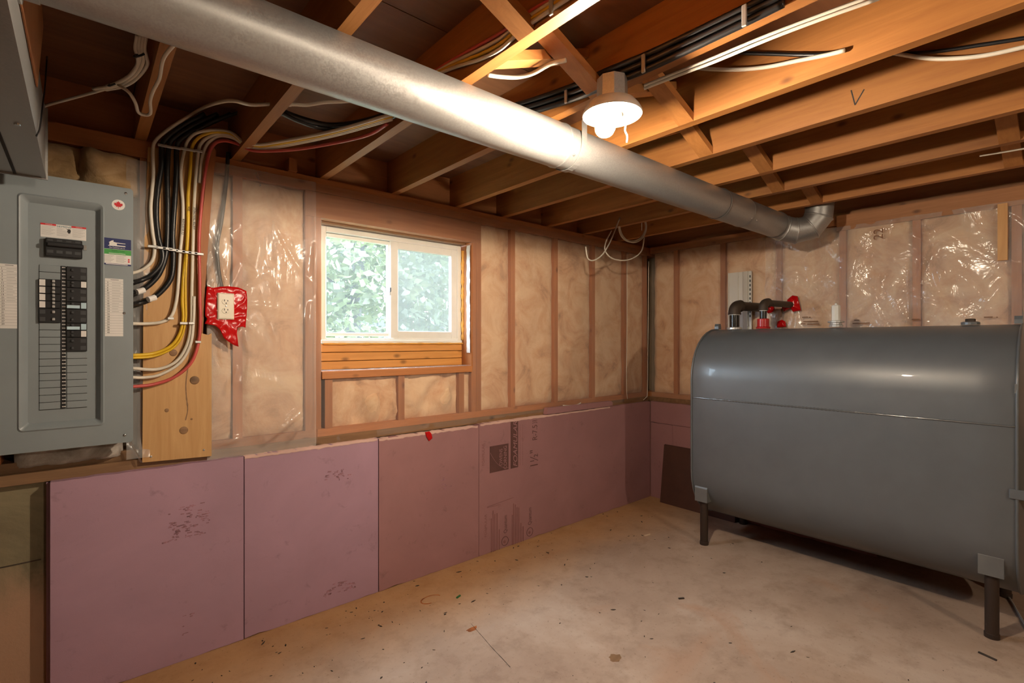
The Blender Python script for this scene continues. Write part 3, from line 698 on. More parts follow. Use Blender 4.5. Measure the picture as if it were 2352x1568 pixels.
# print on the long board (reads upward)
YF = -.0004
def up_text(s, px, py_bottom, py_top, pxw, mat, parent, y=YF, shear=0.0, fit=True):
    a = wy(px, py_bottom, y); b_ = wy(px, py_top, y); e = wy(px - pxw, py_bottom, y)
    return text(s, a.x - e.x, a, (0, 0, 1), (-1, 0, 0), mat, parent, b_.z - a.z, shear=shear)
a, b_ = wy(1125, 1087, YF), wy(1168, 1020, YF)
lg = build('print_square', MB().box(a.x, b_.x, YF - .0004, YF + .001, a.z + .002, b_.z + .006), M['foamink'], FB4)
arc = [Vector((a.x + .003 + (b_.x - a.x - .006) * t, YF - .0006, a.z + .012 + (b_.z - a.z) * .72 * (1 - t) ** 2.2)) for t in [k / 14 for k in range(15)]]
build('print_curve', MB().tube(arc, .0012, 5), M['foamr'], lg)
up_text('OWENS', 1154, 1068, 1030, 7, M['foamr'], lg, y=YF - .0008); up_text('CORNING', 1164, 1076, 1023, 7, M['foamr'], lg, y=YF - .0008)
a, b_ = wy(1173, 1076, YF), wy(1190, 968, YF)
bd = build('print_band', MB().box(a.x, b_.x, YF - .0004, YF + .001, a.z, .806), M['foamink'], FB4)
up_text('FOAMULAR', 1188, 1070, 966, 9, M['foamr'], bd, y=YF - .0008, shear=.3)
for p in (1194, 1200): up_text('extruded polystyrene insulation board', p + 2, 1068, 975, 3, M['foamink2'], FB4)
up_text('R-7.5', 1234, 1009, 975, 11, M['foamink'], FB4); up_text('3 R', 1234, 971, 963, 11, M['foamink'], FB4)
up_text('1½"', 1236, 1067, 1031, 19, M['foamink'], FB4); up_text('FOAMULAR', 1107 + 6, 1068, 1018, 6, M['foamink2'], FB4)
# print near the foot of the board
for (px, y0, y1) in ((1128, 1272, 1190), (1132, 1274, 1172), (1136, 1270, 1180), (1141, 1262, 1178), (1146, 1262, 1215), (1176, 1256, 1182), (1179, 1255, 1156), (1183, 1254, 1158), (1187, 1252, 1164), (1191, 1250, 1165), (1196, 1248, 1200), (1201, 1246, 1208)):
    a, b_ = wy(px, y0, YF), wy(px + 1.6, y1, YF); build('print_line', MB().box(a.x, b_.x, YF - .0003, YF + .001, a.z, b_.z), M['foamink2'], FB4)
for (px, py) in ((1160, 1242), (1217, 1221)):
    c0 = wy(px, py, YF); R_ = .028
    build('print_ring', MB().tube([c0 + Vector((math.cos(k / 20 * 6.2832) * R_, 0, math.sin(k / 20 * 6.2832) * R_)) for k in range(21)], .0016, 5, caps=False), M['foamink'], FB4)
    build('print_dot', MB().lathe([(.010, -.0006), (.010, .0004)], c0 + Vector((-.003, 0, -.004)), (0, 1, 0), 8), M['foamink2'], FB4)
up_text('Quantum', 1166, 1222, 1182, 9, M['foamink'], FB4); up_text('Quantum', 1222, 1203, 1164, 9, M['foamink'], FB4); up_text('FOAMULAR', 1118, 1232, 1180, 5, M['foamink2'], FB4)
for (p0, p1) in (((1119, 1164), (1180, 1142)), ((1119, 1166), (1150, 1158))):
    build('print_line', MB().bar(wy(*p0, YF), wy(*p1, YF), .002, .0008, up=(0, 1, 0)), M['foamink2'], FB4)
a, b_ = wy(1197, 1146, YF), wy(1207, 1140, YF)
# faint smudged print on the left boards
M['smudge'] = plain('smudged_print', (.30, .15, .185), .8, var=.5, vscale=60)
def smudge(t, px0, py0, px1, py1, n):
    a, b_ = wy(px0, py1, YF), wy(px1, py0, YF); m = MB(); random.seed(px0)
    for k in range(n):
        x = random.uniform(a.x, b_.x); z = random.uniform(a.z, b_.z); w = random.uniform(.003, .02); h = random.uniform(.002, .006)
        if noise.noise((x * 22, z * 22, px0)) > -.05: m.box(x, x + w, YF - .0002 - k * 1e-6, YF + .001, z, z + h)
    s = build('smudged_print', m, M['smudge'], t); s['kind'] = 'stuff'
smudge(FB1, 385, 1152, 482, 1246, 170); smudge(FB1, 370, 1150, 382, 1250, 40); smudge(FB1, 418, 1408, 438, 1468, 40); smudge(FB2, 742, 1325, 815, 1375, 70); smudge(FB2, 745, 1075, 800, 1110, 40); smudge(FB3, 1012, 1090, 1032, 1130, 30)

# ================================================================== PLYWOOD BACKING BOARD
YBD = .012
poly = [(327, 1062), (486, 1047), (486, 765), (478, 769), (466, 766), (464, 700), (470, 620), (476, 520), (484, 430), (488, 352), (340, 338), (330, 600)]
m = MB().prism([wy(p[0], p[1], YBD) for p in poly], (0, .022, 0))
bdt = thing('plywood_board', wy(405, 1055, YBD), 'tall knotty plywood board behind the cables right of the breaker panel', 'board')
build('board', m, M['ply'], bdt)
for (px, py) in ((347, 1048), (468, 1033)):
    build('screw', MB().lathe([(.001, -.004), (.004, -.003), (.0045, 0)], wy(px, py, YBD), (0, 1, 0), 8), M['chrome'], bdt)
for (px, py, r_) in ((422, 988, .018), (447, 873, .02), (398, 810, .016), (383, 942, .009), (440, 962, .005)):
    build('knot', MB().lathe([(.0005, -.001), (r_ * .7, -.0008), (r_, .0005)], wy(px, py, YBD), (0, 1, 0), 14), M['sill'], bdt, smooth=True)
cp = path([(440, 765, 'y', YBD - .0004), (438, 800), (432, 840), (427, 880), (428, 910), (431, 940), (426, 965)])
mm = MB(); V = []
for i, p in enumerate(smoothpath(cp, 5)):
    w_ = .002 + .003 * abs(noise.noise((i * .5, 0, 0))); V += [p + Vector((-w_, 0, 0)), p + Vector((w_, 0, 0))]
mm.add(V, [(2 * i, 2 * i + 1, 2 * i + 3, 2 * i + 2) for i in range(len(V) // 2 - 1)])
build('grain_split', mm, M['sill'], bdt)
# rough red-brown board edge right of the cables
poly = [(490, 338), (497, 345), (488, 430), (474, 620), (466, 765), (456, 765), (458, 640), (462, 520), (472, 430), (478, 350)]
o = build('wood_strip', MB().prism([wy(p[0], p[1], .002) for p in poly], (0, .009, 0)), M['stud']); tag(o, 'ragged reddish wood strip along the right edge of the cable board', 'wood strip')

# ================================================================== BREAKER PANEL
YP = -.075; YR = YP + .018
pr = wy(306, 784, YP).x; pb = wy(305, 1014, YP).z; ptp = wy(303, 434, YP).z; pc = wy(146, 784, YR).x; pl_ = 2 * pc - pr
PT = thing('breaker_panel', ((pl_ + pr) / 2, YP, pb), 'grey metal electrical breaker panel on the left wall', 'breaker panel')
hx0, hx1 = wy(50, 700, YP).x, wy(231, 700, YP).x; hz1, hz0 = wy(62, 452, YP).z, wy(62, 984, YP).z
ix0, ix1, iz0, iz1 = hx0 + .014, hx1 - .012, hz0 + .014, hz1 - .014
def rr(x0, x1, z0, z1, r, y, sides):
    P = []
    for (cx, cz, q0) in ((x1 - r, z1 - r, 0), (x0 + r, z1 - r, 90), (x0 + r, z0 + r, 180), (x1 - r, z0 + r, 270)):
        for k in range(6):
            q = math.radians(q0 + 90 * k / 5); P.append((cx + r * math.cos(q), y, cz + r * math.sin(q)))
    return P
# cover ring: outer rounded outline to the hole
import bmesh
O = [Vector(p) for p in rr(pl_, pr, pb, ptp, .012, YP, 6)]; I = [Vector(p) for p in rr(hx0, hx1, hz0, hz1, .010, YP, 6)]; J = [Vector(p) for p in rr(ix0, ix1, iz0, iz1, .008, YR, 6)]
n_ = len(O); Ob = [p + Vector((0, .021, 0)) for p in O]
K1 = [Vector(p) for p in rr(hx0 - .012, hx1 + .012, hz0 - .012, hz1 + .012, .014, YP, 6)]; K2 = [Vector(p) for p in rr(hx0 - .007, hx1 + .007, hz0 - .007, hz1 + .007, .012, YP - .004, 6)]
V = Ob + O + K1 + K2 + I + J; F = []
for l in range(5):
    for k in range(n_):
        k2 = (k + 1) % n_; F.append((l * n_ + k, l * n_ + k2, (l + 1) * n_ + k2, (l + 1) * n_ + k))
build('cover', MB().add(V, F), M['panel'], PT, smooth=True, angle=25)
build('dead_front', MB().box(ix0 - .002, ix1 + .002, YR, YR + .002, iz0 - .002, iz1 + .002), M['panel'], PT)
build('enclosure', MB().box(pl_ + .012, pr - .012, YP + .0205, .03, pb + .012, ptp - .012), M['panel'], PT)
for (px, py) in ((289, 444), (285, 719), (286, 999)):
    s_ = wy(px, py, YP); sc_ = build('screw', MB().lathe([(.0005, -.003), (.004, -.0026), (.0052, 0), (.0052, .001)], s_, (0, 1, 0), 12), M['chrome'], PT, smooth=True)
    build('screw_slot', MB().box(s_.x - .0038, s_.x + .0038, YP - .0034, YP - .0028, s_.z - .0006, s_.z + .0006), M['slot'], sc_)
ZT = 1.590; RP = .0254
lx0, lx1 = wy(90, 700, YR).x, wy(139, 700, YR).x; cx0, cx1 = wy(140, 700, YR).x, wy(151, 700, YR).x; rx0, rx1 = wy(153, 700, YR).x, wy(200, 700, YR).x
def zr(i): return ZT - RP * i
cs = build('centre_strip', MB().box(cx0, cx1, YR - .004, YR, zr(20), zr(0)), M['black'], PT)
mk = MB()
for i in range(40):
    for xx in (cx0 + .003, (cx0 + cx1) / 2 + .002):
        z = zr(0) - .0127 * i - .004; mk.box(xx, xx + .0045, YR - .0046, YR - .0038, z - .003, z)
mo = build('knockout_mark', mk, M['paper'], cs); mo['kind'] = 'stuff'
def blank(x0, x1, i):
    build('filler_plate', MB().box(x0 + .0006, x1 - .0006, YR - .003, YR, zr(i + 1) + .0008, zr(i) - .0008, .0006), M['panel'], PT)
    build('plate_gap', MB().box(x0 - .001, x1, YR - .0012, YR + .0002, zr(i + 1) - .0012, zr(i + 1) + .0008), M['slot'], PT)
for i in (0, 1): blank(lx0, lx1, i)
for i in range(8, 20): blank(lx0, lx1, i)
for i in range(12, 20): blank(rx0, rx1, i)
def breaker(x0, x1, i, left, two=True, tagp='paper', rows=1):
    z1, z0 = zr(i), zr(i + rows)
    b_ = build('breaker', MB().box(x0, x1, YR - .011, YR, z0 + .0006, z1 - .0006, .001), M['black'], PT)
    tx = x1 - .018 if left else x0 + .016
    n = 2 if two else rows
    for k in range(n):
        zc = z0 + (z1 - z0) * (k + .5) / n
        build('toggle', MB().box(tx - .004, tx + .004, YR - .018, YR - .0108, zc - .0045, zc + .0045, .0015), M['greyink' if left else 'dgrey'], b_)
    if tagp:
        if left: build('rating_label', MB().box(x0 + .001, x0 + .016, YR - .0116, YR - .0105, z0 + .002, z1 - .002), M[tagp], b_)
        else: build('rating_label', MB().box(x1 - .0165, x1 - .002, YR - .0116, YR - .0105, z0 + .002, z1 - .002), M[tagp], b_)
    else:
        xx = (x0 + .002, x0 + .016) if left else (x1 - .018, x1 - .003)
        for k in range(rows):
            zc = z0 + (z1 - z0) * (k + .5) / rows; build('rating_label', MB().box(xx[0], xx[1], YR - .0116, YR - .0105, zc - .007, zc + .007), M['dgrey'], b_)
    return b_
for i in range(2, 6): breaker(lx0, lx1, i, True)
breaker(lx0, lx1, 6, True, two=False, tagp=None, rows=2)
breaker(rx0, rx1, 0, False, False, None, 2); breaker(rx0, rx1, 2, False); breaker(rx0, rx1, 3, False, False, None, 2)
for i in (5, 8):
    b_ = breaker(rx0, rx1, i, False, True, 'paperblue'); build('blue_label', MB().box(rx0 + .001, rx1 - .02, YR - .0195, YR - .018, zr(i + 1) + .002, zr(i + 1) + .013), M['paperblue'], b_)
breaker(rx0, rx1, 6, False, False, None, 2); breaker(rx0, rx1, 9, False); breaker(rx0, rx1, 10, False, False, None, 2)
# main breaker
a, b_ = wy(105, 594, YR), wy(189, 549, YR); a.z = wy(146, 592, YR).z; b_.z = wy(146, 551, YR).z
mb_ = build('main_breaker', MB().box(a.x, b_.x, YR - .02, YR, a.z, b_.z, .002), M['black'], PT)
build('main_handle', MB().box(a.x + .004, b_.x + .004, YR - .034, YR - .0195, b_.z - .030, b_.z - .015, .003), M['black'], mb_)
for k in range(4):
    x = a.x + (b_.x - a.x) * (k + .5) / 4
    build('rating_label', MB().box(x - .008, x + .008, YR - .0206, YR - .0195, a.z + .012, a.z + .022), M['dgrey'], mb_)
    build('rating_label', MB().box(x - .007, x + .007, YR - .0206, YR - .0195, b_.z - .010, b_.z - .004), M['dgrey'], mb_)
build('lock_tab', MB().box(b_.x + .003, b_.x + .012, YR - .003, YR, b_.z - .03, b_.z - .012), M['chrome'], mb_)
# warning label
a, b_ = wy(93, 545, YR), wy(198, 520, YR); zt_, zb_ = wy(146, 517, YR).z, wy(146, 548, YR).z
wlb = build('warning_label', MB().box(a.x, b_.x, YR - .0008, YR, zb_, zt_), M['paper'], PT); w_ = b_.x - a.x
for f0, f1 in ((0, .33), (.67, 1)): box_y('red_band', a.x + w_ * f0, a.x + w_ * f1, zt_ - .006, zt_, YR - .0008, M['redlabel'], wlb); 
for f0 in (.1, .76): text('WARNING', .0030, (a.x + w_ * f0, YR - .0018, zt_ - .0045), XR, ZU, M['paper'], wlb, w_ * .15)
text('SIEMENS', .0062, (a.x + w_ * .345, YR - .0012, zt_ - .0095), XR, ZU, M['tealink'], wlb, w_ * .31)
for k in range(9):
    z = zt_ - .0095 - k * .0036
    for f0, f1 in ((.02, .31), (.345, .55 if k < 4 else .64), (.69, .97)): box_y('print_line', a.x + w_ * f0, a.x + w_ * (f1 - .04 * ((k * 7) % 3)), z - .0008, z - (.0 if f0 != .345 else .0), YR - .0008, M['greyink'], wlb, .0004) if not (f0 == .345 and k < 1) else None
build('hand_symbol', MB().prism([(a.x + w_ * (.345 + .31 * u_), YR - .0011, zt_ - .010 - .018 * v_) for u_, v_ in ((.62, 0), (.75, .2), (.95, .15), (1, .5), (.95, 1), (.8, 1), (.72, .6), (.78, .4))], (0, .0005, 0)), M['ink'], wlb)
# maple leaf sticker
c0 = wy(272, 470.5, YP); ms = build('maple_sticker', MB().lathe([(.0195, -.0006), (.0195, .0)], c0, (0, 1, 0), 24), M['paper'], PT)
ml = [(0, 1), (.17, .64), (.40, .75), (.32, .28), (.56, .52), (.62, .38), (.92, .42), (.80, .08), (.92, -.02), (.44, -.42), (.48, -.56), (.05, -.48), (.05, -.95)]
ml = ml + [(-x, y) for x, y in reversed(ml)][:-1]
build('maple_leaf', MB().prism([(c0.x + x * .0145, YP - .0010, c0.z + y * .0145) for x, y in ml], (0, .0004, 0)), M['redlabel'], ms)
# contractor's sticker
a, b_ = wy(235, 605, YP), wy(301, 548, YP); zt_ = wy(268, 548, YP).z; zb_ = wy(268, 609, YP).z; w_ = b_.x - a.x; h_ = zt_ - zb_
st = build('contractor_sticker', MB().box(a.x, b_.x, YP - .0007, YP, zb_, zt_), M['paper'], PT)
Y2 = YP - .0007
box_y('navy_band', a.x, b_.x, zt_ - .40 * h_, zt_, Y2, M['navy'], st); box_y('green_band', a.x, b_.x, zt_ - .60 * h_, zt_ - .41 * h_, Y2, M['green'], st); box_y('navy_band', a.x, b_.x, zb_, zb_ + .06 * h_, Y2, M['navy'], st)
Y3 = Y2 - .001
build('house_logo', MB().prism([(a.x + w_ * u_, Y3, zt_ - h_ * v_) for u_, v_ in ((.20, .29), (.20, .27), (.24, .27), (.24, .16), (.21, .17), (.30, .10), (.38, .07), (.38, .13), (.48, .15), (.80, .16), (.80, .18), (.50, .18), (.50, .25), (.80, .25), (.80, .29))], (0, .0004, 0)), M['paper'], st)
text('Our Customers are 1st', .045 * h_ + .001, (a.x + w_ * .24, Y3, zt_ - h_ * .37), XR, ZU, M['paper'], st, w_ * .54)
text('INSPECTION', .06 * h_, (a.x + w_ * .32, Y3, zt_ - h_ * .50), XR, ZU, M['dgreen'], st, w_ * .44)
box_y('print_line', a.x + w_ * .22, a.x + w_ * .80, zt_ - .575 * h_, zt_ - .555 * h_, Y2 - .0006, M['paper'], st, .0004)
box_y('print_line', a.x + w_ * .12, a.x + w_ * .88, zb_ + .02 * h_, zb_ + .045 * h_, Y2 - .0006, M['paper'], st, .0004)
for k in range(6):
    z = zt_ - h_ * (.645 + .045 * k)
    for f0, f1 in ((.04, .40 - .05 * (k % 3)), (.47, .82 - .06 * (k % 2))): box_y('print_line', a.x + w_ * f0, a.x + w_ * f1, z - .0012, z, Y2, M['greyink'], st, .0004)
for v_ in (.76, .84): build('seal_mark', MB().lathe([(.003, -.0006), (.003, 0)], (a.x + w_ * .92, Y2, zt_ - h_ * v_), (0, 1, 0), 10), M['redlabel'], st)
# circuit directories
def directory(px0, px1, py0, py1, first, nums):
    a, b_ = wy(px0, py1, YP), wy(px1, py0, YP); zt_ = wy((px0 + px1) / 2, py0, YP).z; zb_ = wy((px0 + px1) / 2, py1, YP).z
    d = build('circuit_directory', MB().box(a.x, b_.x, YP - .0006, YP, zb_, zt_), M['paper'], PT); n = 22; h = (zt_ - zb_) / n; w = b_.x - a.x
    for k in range(1, n): box_y('rule_line', a.x, b_.x, zt_ - h * (k + .04), zt_ - h * (k - .04), YP - .0006, M['greyink'], d, .0003)
    for k in range(20):
        if nums: text(str(first + 2 * k), h * .55, (a.x + w * .12, YP - .0012, zt_ - h * (k + 1.8)), XR, ZU, M['ink'], d)
        if k < 12 or not nums: box_y('print_line', a.x + w * .38, a.x + w * (.7 + .25 * random.random()), zt_ - h * (k + 1.6), zt_ - h * (k + 1.45), YP - .0006, M['greyink'], d, .0003)
    box_y('print_line', a.x + w * .3, a.x + w * .75, zt_ - h * .5, zt_ - h * .35, YP - .0006, M['ink'], d, .0003)
directory(241, 283, 640, 772, 2, True); directory(-2, 42, 606, 754, 1, True)
o = build('poly_flap', MB().grid(lambda u, v: wy(296 + 26 * v + 6 * u, 1014 + 48 * v, .02 - .02 * u + .006 * fb(u * 4, v * 5)), 4, 10), M['filmw'], None, smooth=True, recalc=False); tag(o, 'torn clear plastic flap hanging below the breaker panel corner', 'plastic sheet')

# ================================================================== OUTLET
YO = -.016
OT = thing('outlet', wy(519, 735, YO), 'ivory duplex wall outlet set in red tape', 'outlet')
ca, cb = wy(500, 733, YO), wy(538, 674, YO); oz0 = wy(519, 733, YO).z; oz1 = wy(519, 673, YO).z
build('cover_plate', MB().hull([(x, y, z) for (i_, y) in ((0, YO + .008), (0, YO + .003), (.005, YO)) for x in (ca.x + i_, cb.x - i_) for z in (oz0 + i_, oz1 - i_)]), M['ivory'], OT)
build('device_box', MB().box(ca.x + .008, cb.x - .008, YO + .006, .06, oz0 + .012, oz1 - .012), M['ivory'], OT)
xc = (ca.x + cb.x) / 2; zc0 = (oz0 + oz1) / 2
for s_ in (1, -1):
    zc = zc0 + s_ * .0195
    fc = build('receptacle', MB().lathe([(.0005, -.0022), (.0155, -.002), (.0165, .001)], (xc, YO, zc), (0, 1, 0), 20), M['ivory'], OT, smooth=True, angle=30)
    for v in fc.data.vertices: v.co.z = (v.co.z + wloc(fc).z - zc) * .82 + zc - wloc(fc).z
    for dx, h in ((-.0062, .0082), (.0062, .0066)): build('slot', MB().box(xc + dx - .0012, xc + dx + .0012, YO - .0028, YO - .0018, zc + .001, zc + .001 + h), M['slot'], fc)
    build('slot', MB().lathe([(.0026, -.0028), (.0026, -.0018)], (xc, YO, zc - .0065), (0, 1, 0), 10), M['slot'], fc)
build('screw', MB().lathe([(.0003, -.0015), (.0028, -.001), (.003, .0005)], (xc, YO, zc0), (0, 1, 0), 10), M['chrome'], OT)
def tape(name, pts, y, label, back=False, th=.0015, seed=0, bulge=.006):
    P = [Vector(wy(p[0], p[1], y)) if not back else Vector(wx(p[0], p[1], y)) for p in pts]
    Q = []
    for i, p in enumerate(P):
        nx_ = P[(i + 1) % len(P)]; k_ = max(1, int((nx_ - p).length / .004))
        Q += [p.lerp(nx_, j / k_) for j in range(k_)]
    P = Q
    c0 = sum(P, Vector()) / len(P); nrm = Vector((0, -1, 0)) if not back else Vector((-1, 0, 0)); V = [c0 + nrm * bulge]; rings = 12; n = len(P)
    for r_ in range(1, rings + 1):
        for p in P:
            q = c0.lerp(p, r_ / rings); q += nrm * (bulge * (1 - (r_ / rings) ** 2) + .0009 * noise.noise(q * 60 + Vector((seed, 0, 0))) + .0022 * max(0, 1 - 4 * abs(noise.noise(q * 22 + Vector((seed, 3, 0)))))); V.append(q)
    F = [(0, 1 + k, 1 + (k + 1) % n) for k in range(n)]
    for r_ in range(rings - 1):
        for k in range(n):
            F.append((1 + r_ * n + k, 1 + (r_ + 1) * n + k, 1 + (r_ + 1) * n + (k + 1) % n, 1 + r_ * n + (k + 1) % n))
    o = build(name, MB().add(V, F), M['red'], None, smooth=True); sm = o.modifiers.new('thick', 'SOLIDIFY'); sm.thickness = th; tag(o, label, 'tape'); return o
tape('red_tape', [(475, 657), (490, 661), (505, 658), (525, 657), (548, 660), (566, 668), (568, 690), (567, 715), (565, 735), (564, 752), (556, 750), (545, 752), (544, 765), (546, 780), (548, 796), (538, 793), (524, 784), (514, 776), (506, 758), (494, 747), (480, 745), (470, 743), (476, 732), (471, 725), (472, 690)], -.007, 'shiny red tape patch sealing the plastic around the outlet', bulge=.0)
tape('red_tag', [(976, 992), (986, 990), (991, 996), (993, 1006), (985, 1013), (979, 1003)], -.003, 'small scrap of red tape on top of the foam below the window', bulge=.008)

# ================================================================== OIL TANK
TXC, TR, TZ0, TZ1, TY0, TY1 = -.337, .322, .48, 1.08, -2.2525, -.746
TK = thing('oil_tank', (TXC, (TY0 + TY1) / 2, 0), 'large dark grey steel oil tank on short legs in the corner', 'tank')
def tprof(sc, nq=16):
    P = []
    for k in range(nq + 1):
        q = math.pi * k / nq; P.append((TXC + TR * sc * math.cos(q), TZ1 + (TR * sc) * math.sin(q) - (0) * (1 - sc)))
    for k in range(nq + 1):
        q = math.pi + math.pi * k / nq; P.append((TXC + TR * sc * math.cos(q), TZ0 + TR * sc * math.sin(q)))
    return P
secs = [(.02, TY1 + .030), (.45, TY1 + .026), (.80, TY1 + .014), (.95, TY1 + .004), (.985, TY1), (1.0, TY1 - .010)]
ys_ = [TY1 - .010 - (TY1 - TY0 - .02) * k / 12 for k in range(1, 12)]
S = secs + [(1.0, y) for y in ys_] + [(s, TY0 + TY1 - y) for s, y in reversed(secs)]
V = []; F = []
for s, y in S: V += [(x, y, z) for x, z in tprof(s)]
n = len(tprof(1)); 
for i in range(len(S) - 1):
    for k in range(n):
        k2 = (k + 1) % n; F.append((i * n + k, i * n + k2, (i + 1) * n + k2, (i + 1) * n + k))
F += [tuple(range(n)), tuple((len(S) - 1) * n + k for k in reversed(range(n)))]
build('shell', MB().add(V, F), M['tank'], TK, smooth=True, angle=40)
for y in (TY1 - .004, TY0 + .004):
    P = [Vector((x, y, z)) for x, z in tprof(1.004)]; P.append(P[0])
    build('end_seam', MB().tube(P, .006, 6, caps=False), M['tank'], TK, smooth=True)
sm_ = [Vector((TXC - TR - .001 - .0012 * abs(noise.noise((k * .8, 0, 0))), TY0 + .01 + (TY1 - TY0 - .02) * k / 160, .957 + .0012 * noise.noise((k * .6, 3, 0)))) for k in range(161)]
build('weld_seam', MB().tube(sm_, lambda t: .0045 + .0016 * math.sin(t * 500), 7), M['weld'], TK, smooth=True)
for (x, y, big) in ((-.605, -.808, 1), (-.598, -2.165, 1), (-.045, -.808, 0), (-.052, -2.165, 0)):
    l = build('leg', MB().lathe([(.027, 0.0), (.027, .02), (.0245, .022), (.0245, .30)], (x, y, 0), n=20), M['legdark'], TK, smooth=True, angle=40)
    sg = -1 if big else 1; x0 = x + sg * .042; x1 = x - sg * .03
    m = MB().prism([(x0, y - .042, .285), (x0, y - .042, .372), (x0 - sg * .008, y - .042, .388), (x0 - sg * .034, y - .042, .398), (x0 - sg * .06, y - .042, .36), (x0 - sg * .06, y - .042, .285)], (0, .084, 0))
    build('leg_bracket', m, M['bracket'], TK)
for y in (TY1 - .02, TY0 + .02):
    m = MB().prism([(TXC - .02, y - .014, 1.405), (TXC - .02, y - .014, 1.425), (TXC - .012, y - .014, 1.442), (TXC + .012, y - .014, 1.442), (TXC + .02, y - .014, 1.425), (TXC + .02, y - .014, 1.405)], (0, .028, 0))
    build('lifting_lug', m, M['tank'], TK)
q = wx(2325, 1128, -.655); 
build('end_handle', MB().box(-.668, -.645, TY0 - .10, TY0 + .028, .648, .690, .003), M['tank'], TK)
build('data_plate', MB().box(TXC - TR - .003, TXC - TR + .001, TY0 - .0 + .003, TY0 + .012, 1.10, 1.14), M['bracket'], TK)
zt = 1.41
g = wx(1920, 745, TXC); GT = thing('oil_gauge', (TXC, g.y, zt - .004), 'clear float gauge standing on top of the grey oil tank', 'gauge')
build('gauge_nut', MB().lathe([(.035, -.004), (.035, .006), (.030, .010), (.030, .020), (.041, .022), (.041, .03), (.022, .034)], (TXC, g.y, zt), n=12), M['staple'], GT)
build('gauge_tube', MB().lathe([(.023, .032), (.023, .118), (.018, .124), (.007, .126), (.006, .134), (.0005, .136)], (TXC, g.y, zt), n=8), M['clearpl'], GT)
build('float_rod', MB().lathe([(.004, .034), (.004, .11)], (TXC, g.y - .0, zt), n=6), M['dgrey'], GT)
g = wx(2229, 740, TXC); o = thing('tank_plug', (TXC, g.y, zt - .006), 'flat hex plug on the right part of the tank top', 'plug')
build('flange', MB().lathe([(.036, -.006), (.036, .006), (.026, .010)], (TXC, g.y, zt), n=20), M['tank'], o); build('hex_head', MB().lathe([(.020, .008), (.020, .022), (.017, .024)], (TXC, g.y, zt), n=6), M['blackpipe'], o)
# vent and fill pipes
def pipes(y, r, ztop, y_end, label, nip, x_end=.02, red=False):
    t = thing('tank_pipe', (TXC, y, zt - .006), label, 'pipe', 'black iron pipes on the tank')
    z0 = zt
    if red:
        build('red_bushing', MB().lathe([(r + .020, -.006), (r + .022, .004), (r + .020, .006), (r + .015, .008), (r + .015, .054), (r + .012, .058)], (TXC, y, zt), n=20), M['redfit'], t, smooth=True, angle=30); z0 = zt + .056
    build('flange', MB().lathe([(r + .016, -.006), (r + .016, .004), (r + .004, .008)], (TXC, y, z0 if not red else zt), n=20), M['staple'], t)
    build('nipple', MB().lathe([(r, 0), (r, nip)], (TXC, y, z0), n=20), M['pipe_shiny'], t, smooth=True, angle=40)
    build('thread_tape', MB().lathe([(r + .002, nip - .006), (r + .003, nip)], (TXC, y, z0), n=20), M['ptape'], t)
    ze = z0 + nip; R_ = r + .008; cz = ztop
    ep = [Vector((TXC, y, ze - .002)), Vector((TXC, y, ze + .012))]
    d = Vector((x_end - TXC, y_end - y, 0)); L_ = d.length; d.normalize(); cr_ = cz - ze - .012
    for k in range(1, 9):
        q = math.pi / 2 * k / 8; ep.append(Vector((TXC, y, ze + .012)) + d * (cr_ * (1 - math.cos(q))) + Vector((0, 0, cr_ * math.sin(q))))
    ep.append(ep[-1] + d * .016)
    build('elbow', MB().tube(ep, [R_ + .003, R_] + [R_ - .001] * 7 + [R_, R_ + .003], 18), M['blackpipe'], t, smooth=True, angle=50)
    build('pipe_run', MB().tube([ep[-2], Vector((x_end, y_end, cz))], r, 18), M['blackpipe'], t, smooth=True, angle=50); return t
y1_ = wx(1687, 745, TXC).y; y2_ = wx(1753, 745, TXC).y
pipes(y1_, .031, 1.562, y1_ - .05, 'thick black vent pipe with elbow at the left end of the tank top', .095)
pipes(y2_, .021, 1.572, y2_ - .05, 'slimmer black fill pipe rising from a red bushing on the tank', .058, red=True)
tape('red_tape', [(1808, 688), (1820, 678), (1832, 680), (1840, 712), (1822, 716), (1815, 708), (1800, 716), (1796, 704), (1806, 700)], .004, 'red tape wrapped where the fill pipe enters the wall', True, seed=4, bulge=.02)
tape('red_tape', [(1762, 702), (1776, 700), (1779, 708), (1776, 716), (1764, 720), (1758, 712)], .004, 'red tape half hidden behind the fill pipe elbow', True, seed=6, bulge=.02)
tape('red_tape', [(1784, 744), (1786, 738), (1796, 734), (1804, 738), (1806, 750), (1784, 752)], .004, 'lowest scrap of red tape just above the tank top', True, seed=9, bulge=.01)
# faint printing on the plastic just above the tank
for (px, py, w_) in ((1842, 728, 14), (1858, 728, 4), (1845, 738, 34), (1838, 743, 12), (1854, 744, 28), (1962, 735, 12), (1958, 742, 40), (2094, 733, 18), (2260, 728, 20), (2288, 728, 4)):
    a, b_ = wx(px, py, .004), wx(px + w_, py, .004); build('film_print', MB().box(.0036, .0042, b_.y, a.y, a.z - .004, a.z + .002), M['tanink'], wb)
